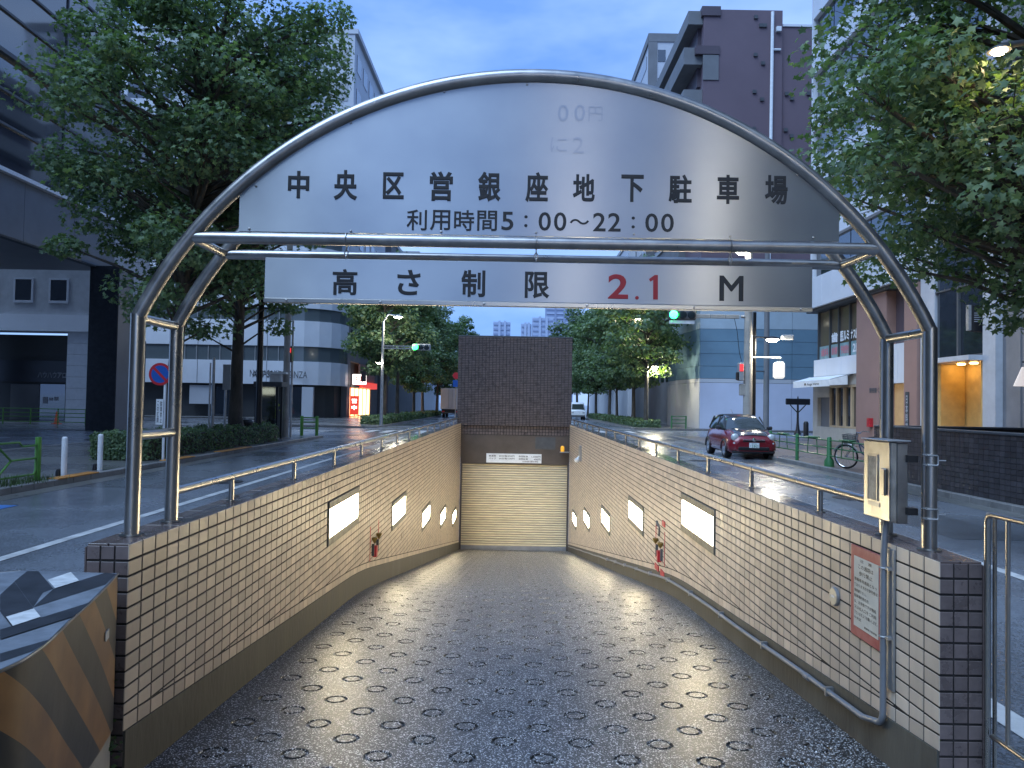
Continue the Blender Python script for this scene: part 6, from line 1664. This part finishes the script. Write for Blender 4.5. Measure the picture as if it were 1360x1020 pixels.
for s in (-1, 1):
    MB().tube([(s*.69, .97, .97), (s*.655, 1.2, 1.2), (s*.60, 1.43, 1.4)], .028, 8).build('windscreen_pillar', 'car_black', car, True)
    MB().tube([(s*.745, 1.95, .97), (s*.60, 1.95, 1.44)], .03, 8).build('door_pillar', 'car_black', car, True)
    MB().tube([(s*.70, 3.2, .97), (s*.575, 2.98, 1.40)], .03, 8).build('rear_pillar', 'car_black', car, True)
    MB().lathe((s*.60, .085, .735), [(.125, .06), (.125, 0), (.09, -.04), (.02, -.055)], 20, 'y').build('headlight', 'headlamp', car, True)
    MB().lathe((s*.62, .045, .53), [(.06, .04), (.06, 0), (.02, -.02)], 14, 'y').build('fog_light', 'headlamp', car, True)
    mr = MB().box(s*.88-.09, s*.88+.09, 1.12, 1.24, .96, 1.09, .03).build('mirror', 'car_black', car, True)
    MB().box(min(s*.72, s*.8), max(s*.72, s*.8), 1.14, 1.2, .98, 1.01).build('mirror_arm', 'car_black', mr)
    for yw in (.72, 2.98):
        w_ = MB().lathe((s*.70, yw, .295), [(.20, s*.10), (.275, s*.11), (.295, s*.08), (.295, -s*.08), (.275, -s*.11)], 26, 'x').build('wheel', 'tyre', car, True)
        rim = MB().lathe((s*.70, yw, .295), [(.19, s*.112), (.185, s*.10), (.05, s*.085)], 20, 'x').build('rim', 'chrome', w_, True)
        MB().tube([(s*.812, yw+.33*math.cos(a), .295+.33*math.sin(a)) for a in [math.pi*i/12 for i in range(13)]], .035, 8).build('wheel_arch', 'black', car, True)
MB().box(-.52, .52, -.025, .06, .30, .43, .03).build('lower_grille', 'black', car)
MB().box(-.70, .70, .0, .12, .215, .285, .02).build('front_lip', 'black', car)
MB().tube([(-.36, -.012, .66), (-.16, -.03, .655), (.16, -.03, .655), (.36, -.012, .66)], .014, 8).build('moustache_trim', 'chrome', car, True)
MB().lathe((0, -.028, .66), [(.06, .01), (.055, -.008), (.02, -.015)], 16, 'y').build('badge', 'chrome', car, True)
MB().box(-.36, .36, -.005, .03, .585, .625).build('upper_grille', 'black', car)
pl_ = MB().box(-.165, .165, -.045, -.028, .395, .56, .004).build('number_plate', 'plate_white', car)
text_fit('・2 8-21', (0, -.047, .455), UX, UZ, .26, .085, .02).build('plate_number', 'green_dark', pl_); text_fit('品川 500', (0, -.047, .53), UX, UZ, .16, .035, .01).build('plate_area', 'green_dark', pl_)
MB().tube([(-.5, .93, .99), (.0, .98, 1.02)], .008, 6).build('wiper', 'black', car); MB().tube([(.02, .93, .99), (.5, .98, 1.02)], .008, 6).build('wiper', 'black', car)
MB().cyl((0, 2.6, 1.49), (0, 2.9, 1.66), .006, 6).build('aerial', 'black', car)
car.location = (8.0, 24.5, .0); car.rotation_euler = (0, 0, R(-1.5))

# box truck far down the left lane
tk = thing('box_truck', 'pale grey box truck seen from behind far down the left lane', 'truck', (0, 0, 0))
MB().box(-1.12, 1.12, 0, 4.6, .95, 3.35, .03).build('cargo_box', 'panel_pale', tk)
for s in (-1, 1):
    d_ = MB().box(min(s*.02, s*1.08), max(s*.02, s*1.08), -.04, -.002, 1.0, 3.3).build('rear_door', 'panel_pale', tk)
    MB().cyl((s*.2, -.06, 1.05), (s*.2, -.06, 3.25), .025, 6).build('door_bar', 'grey', d_)
    MB().box(min(s*.65, s*.95), max(s*.65, s*.95), -.02, .03, .62, .74).build('tail_light', 'sign_red_paint', tk)
    for yw in (.9, 5.2): MB().lathe((s*.82, yw, .36), [(.2, s*.14), (.36, s*.13), (.36, -s*.13)], 18, 'x').build('wheel', 'tyre', tk, True)
MB().box(-1.0, 1.0, .05, 6.2, .55, .945).build('chassis', 'black', tk)
MB().box(-1.05, 1.05, -.02, .1, .48, .6).build('rear_bumper', 'dgrey', tk)
MB().box(-.95, .95, 4.75, 6.4, .5, 2.3, .12).build('cab', 'panel_pale', tk)
tk.location = (-7.15, 84, 0)
# white van far down the right lane
vn = thing('white_van', 'white van standing far down the right lane', 'van', (0, 0, 0))
sv = [[(.8, y, .35), (.86, y, .7), (.86, y, 1.1), (w_, y, z-.1), (w_*.85, y, z), (0, y, z+.02)] for y, w_, z in ((0, .70, 1.0), (.25, .74, 1.15), (.6, .74, 1.85), (1.0, .76, 1.98), (4.2, .76, 1.98), (4.5, .74, 1.8))]
loft(sv, 'body', 'white', vn)
MB().add([(-.7, .22, 1.2), (.7, .22, 1.2), (.64, .56, 1.8), (-.64, .56, 1.8)], [(0, 1, 2, 3)]).build('windscreen', 'car_glass', vn)
for s in (-1, 1):
    MB().box(s*.62-.12, s*.62+.12, -.03, .05, .75, .95, .02).build('headlight', 'headlamp', vn)
    for yw in (.8, 3.6): MB().lathe((s*.76, yw, .32), [(.2, s*.1), (.32, s*.1), (.32, -s*.1)], 18, 'x').build('wheel', 'tyre', vn, True)
MB().box(-.8, .8, -.06, .1, .35, .55, .03).build('bumper', 'dgrey', vn)
vn.location = (7.4, 84, 0)

# bicycle by the parapet
bk_ = thing('bicycle', 'dark bicycle with front basket parked by the green kerb railing', 'bicycle', (0, 0, 0))
def wheel(y, par):
    w_ = MB().tube([(0, y+.31*math.cos(a), .33+.31*math.sin(a)) for a in [2*math.pi*i/28 for i in range(28)]], .02, 8, closed=True).build('wheel', 'tyre', par, True)
    sp = MB()
    for i in range(12):
        a = 2*math.pi*i/12; sp.tube([(0.012*(-1)**i, y, .33), (0, y+.3*math.cos(a), .33+.3*math.sin(a))], .0025, 4, cap=False)
    sp.lathe((0, y, .33), [(.03, -.03), (.03, .03)], 10, 'x'); sp.build('spokes', 'chrome', w_)
    MB().tube([(0, y+.285*math.cos(a), .33+.285*math.sin(a)) for a in [2*math.pi*i/28 for i in range(28)]], .009, 6, closed=True).build('rim', 'chrome', w_, True)
    MB().tube([(0, y+.35*math.cos(a), .33+.35*math.sin(a)) for a in [R(20+140*i/12) for i in range(13)]], .018, 6).build('mudguard', 'galv', par, True)
wheel(0, bk_); wheel(1.08, bk_)
M['bike'] = mat('bicycle_paint', (.02, .06, .12), .3, coat=.4)
MB().tube([(0, .32, .80), (0, .42, .45), (0, .62, .30)], .018, 8).tube([(0, .34, .72), (0, .66, .42)], .016, 8).tube([(0, .62, .30), (0, .72, .62), (0, .75, .82)], .017, 8).tube([(0, 1.08, .33), (0, .62, .30)], .012, 6).tube([(0, 1.08, .33), (0, .73, .66)], .011, 6).build('frame', 'bike', bk_, True)
for s in (-1, 1): MB().tube([(s*.05, 0, .33), (s*.05, .2, .66), (s*.02, .24, .74)], .012, 6).build('fork', 'chrome', bk_, True)
MB().tube([(0, .26, .7), (0, .32, .96)], .014, 8).build('stem', 'chrome', bk_, True)
MB().tube([(-.27, .52, 1.0), (-.22, .38, 1.02), (-.05, .31, .97), (.05, .31, .97), (.22, .38, 1.02), (.27, .52, 1.0)], .012, 8).build('handlebar', 'chrome', bk_, True)
MB().add([(0, .58, .88), (-.05, .62, .89), (.05, .62, .89), (-.10, .84, .91), (.10, .84, .91), (0, .87, .9), (0, .7, .84)], [(0, 1, 3, 5, 4, 2), (0, 6, 1), (1, 6, 3), (3, 6, 5), (5, 6, 4), (4, 6, 2), (2, 6, 0)]).build('saddle', 'black', bk_)
bm = MB()
for k in range(5):
    t_ = k/4; a, b, z = .15+.04*t_, .11+.03*t_, .70+.24*t_
    bm.tube([(-a, .12-b, z), (a, .12-b, z), (a, .12+b, z), (-a, .12+b, z)], .007, 4, closed=True)
for s in range(9):
    u_ = -1+s/4
    for v_ in (-1, 1): bm.tube([(u_*.15, .12+v_*.11, .70), (u_*.19, .12+v_*.14, .94)], .005, 4)
    for v_ in (-1, 1): bm.tube([(v_*.15, .12+u_*.11, .70), (v_*.19, .12+u_*.14, .94)], .005, 4)
bm.build('basket', 'dgrey', bk_)
MB().box(-.06, .06, .84, 1.2, .70, .715).tube([(-.05, 1.15, .7), (-.05, 1.08, .35)], .006, 5).tube([(.05, 1.15, .7), (.05, 1.08, .35)], .006, 5).build('rear_rack', 'galv', bk_)
MB().lathe((.03, .62, .30), [(.09, 0), (.09, .006)], 18, 'x').build('chain_wheel', 'black', bk_)
MB().tube([(.04, .62, .30), (.06, .70, .18), (.14, .70, .18)], .009, 6).tube([(-.04, .62, .30), (-.06, .54, .42), (-.14, .54, .42)], .009, 6).build('pedals', 'black', bk_)
MB().tube([(.03, 1.05, .33), (.2, 1.1, .0)], .008, 6).build('kick_stand', 'chrome', bk_)
bk_.location = (9.12, 20.2, SW); bk_.rotation_euler = (R(0), R(3), R(222))
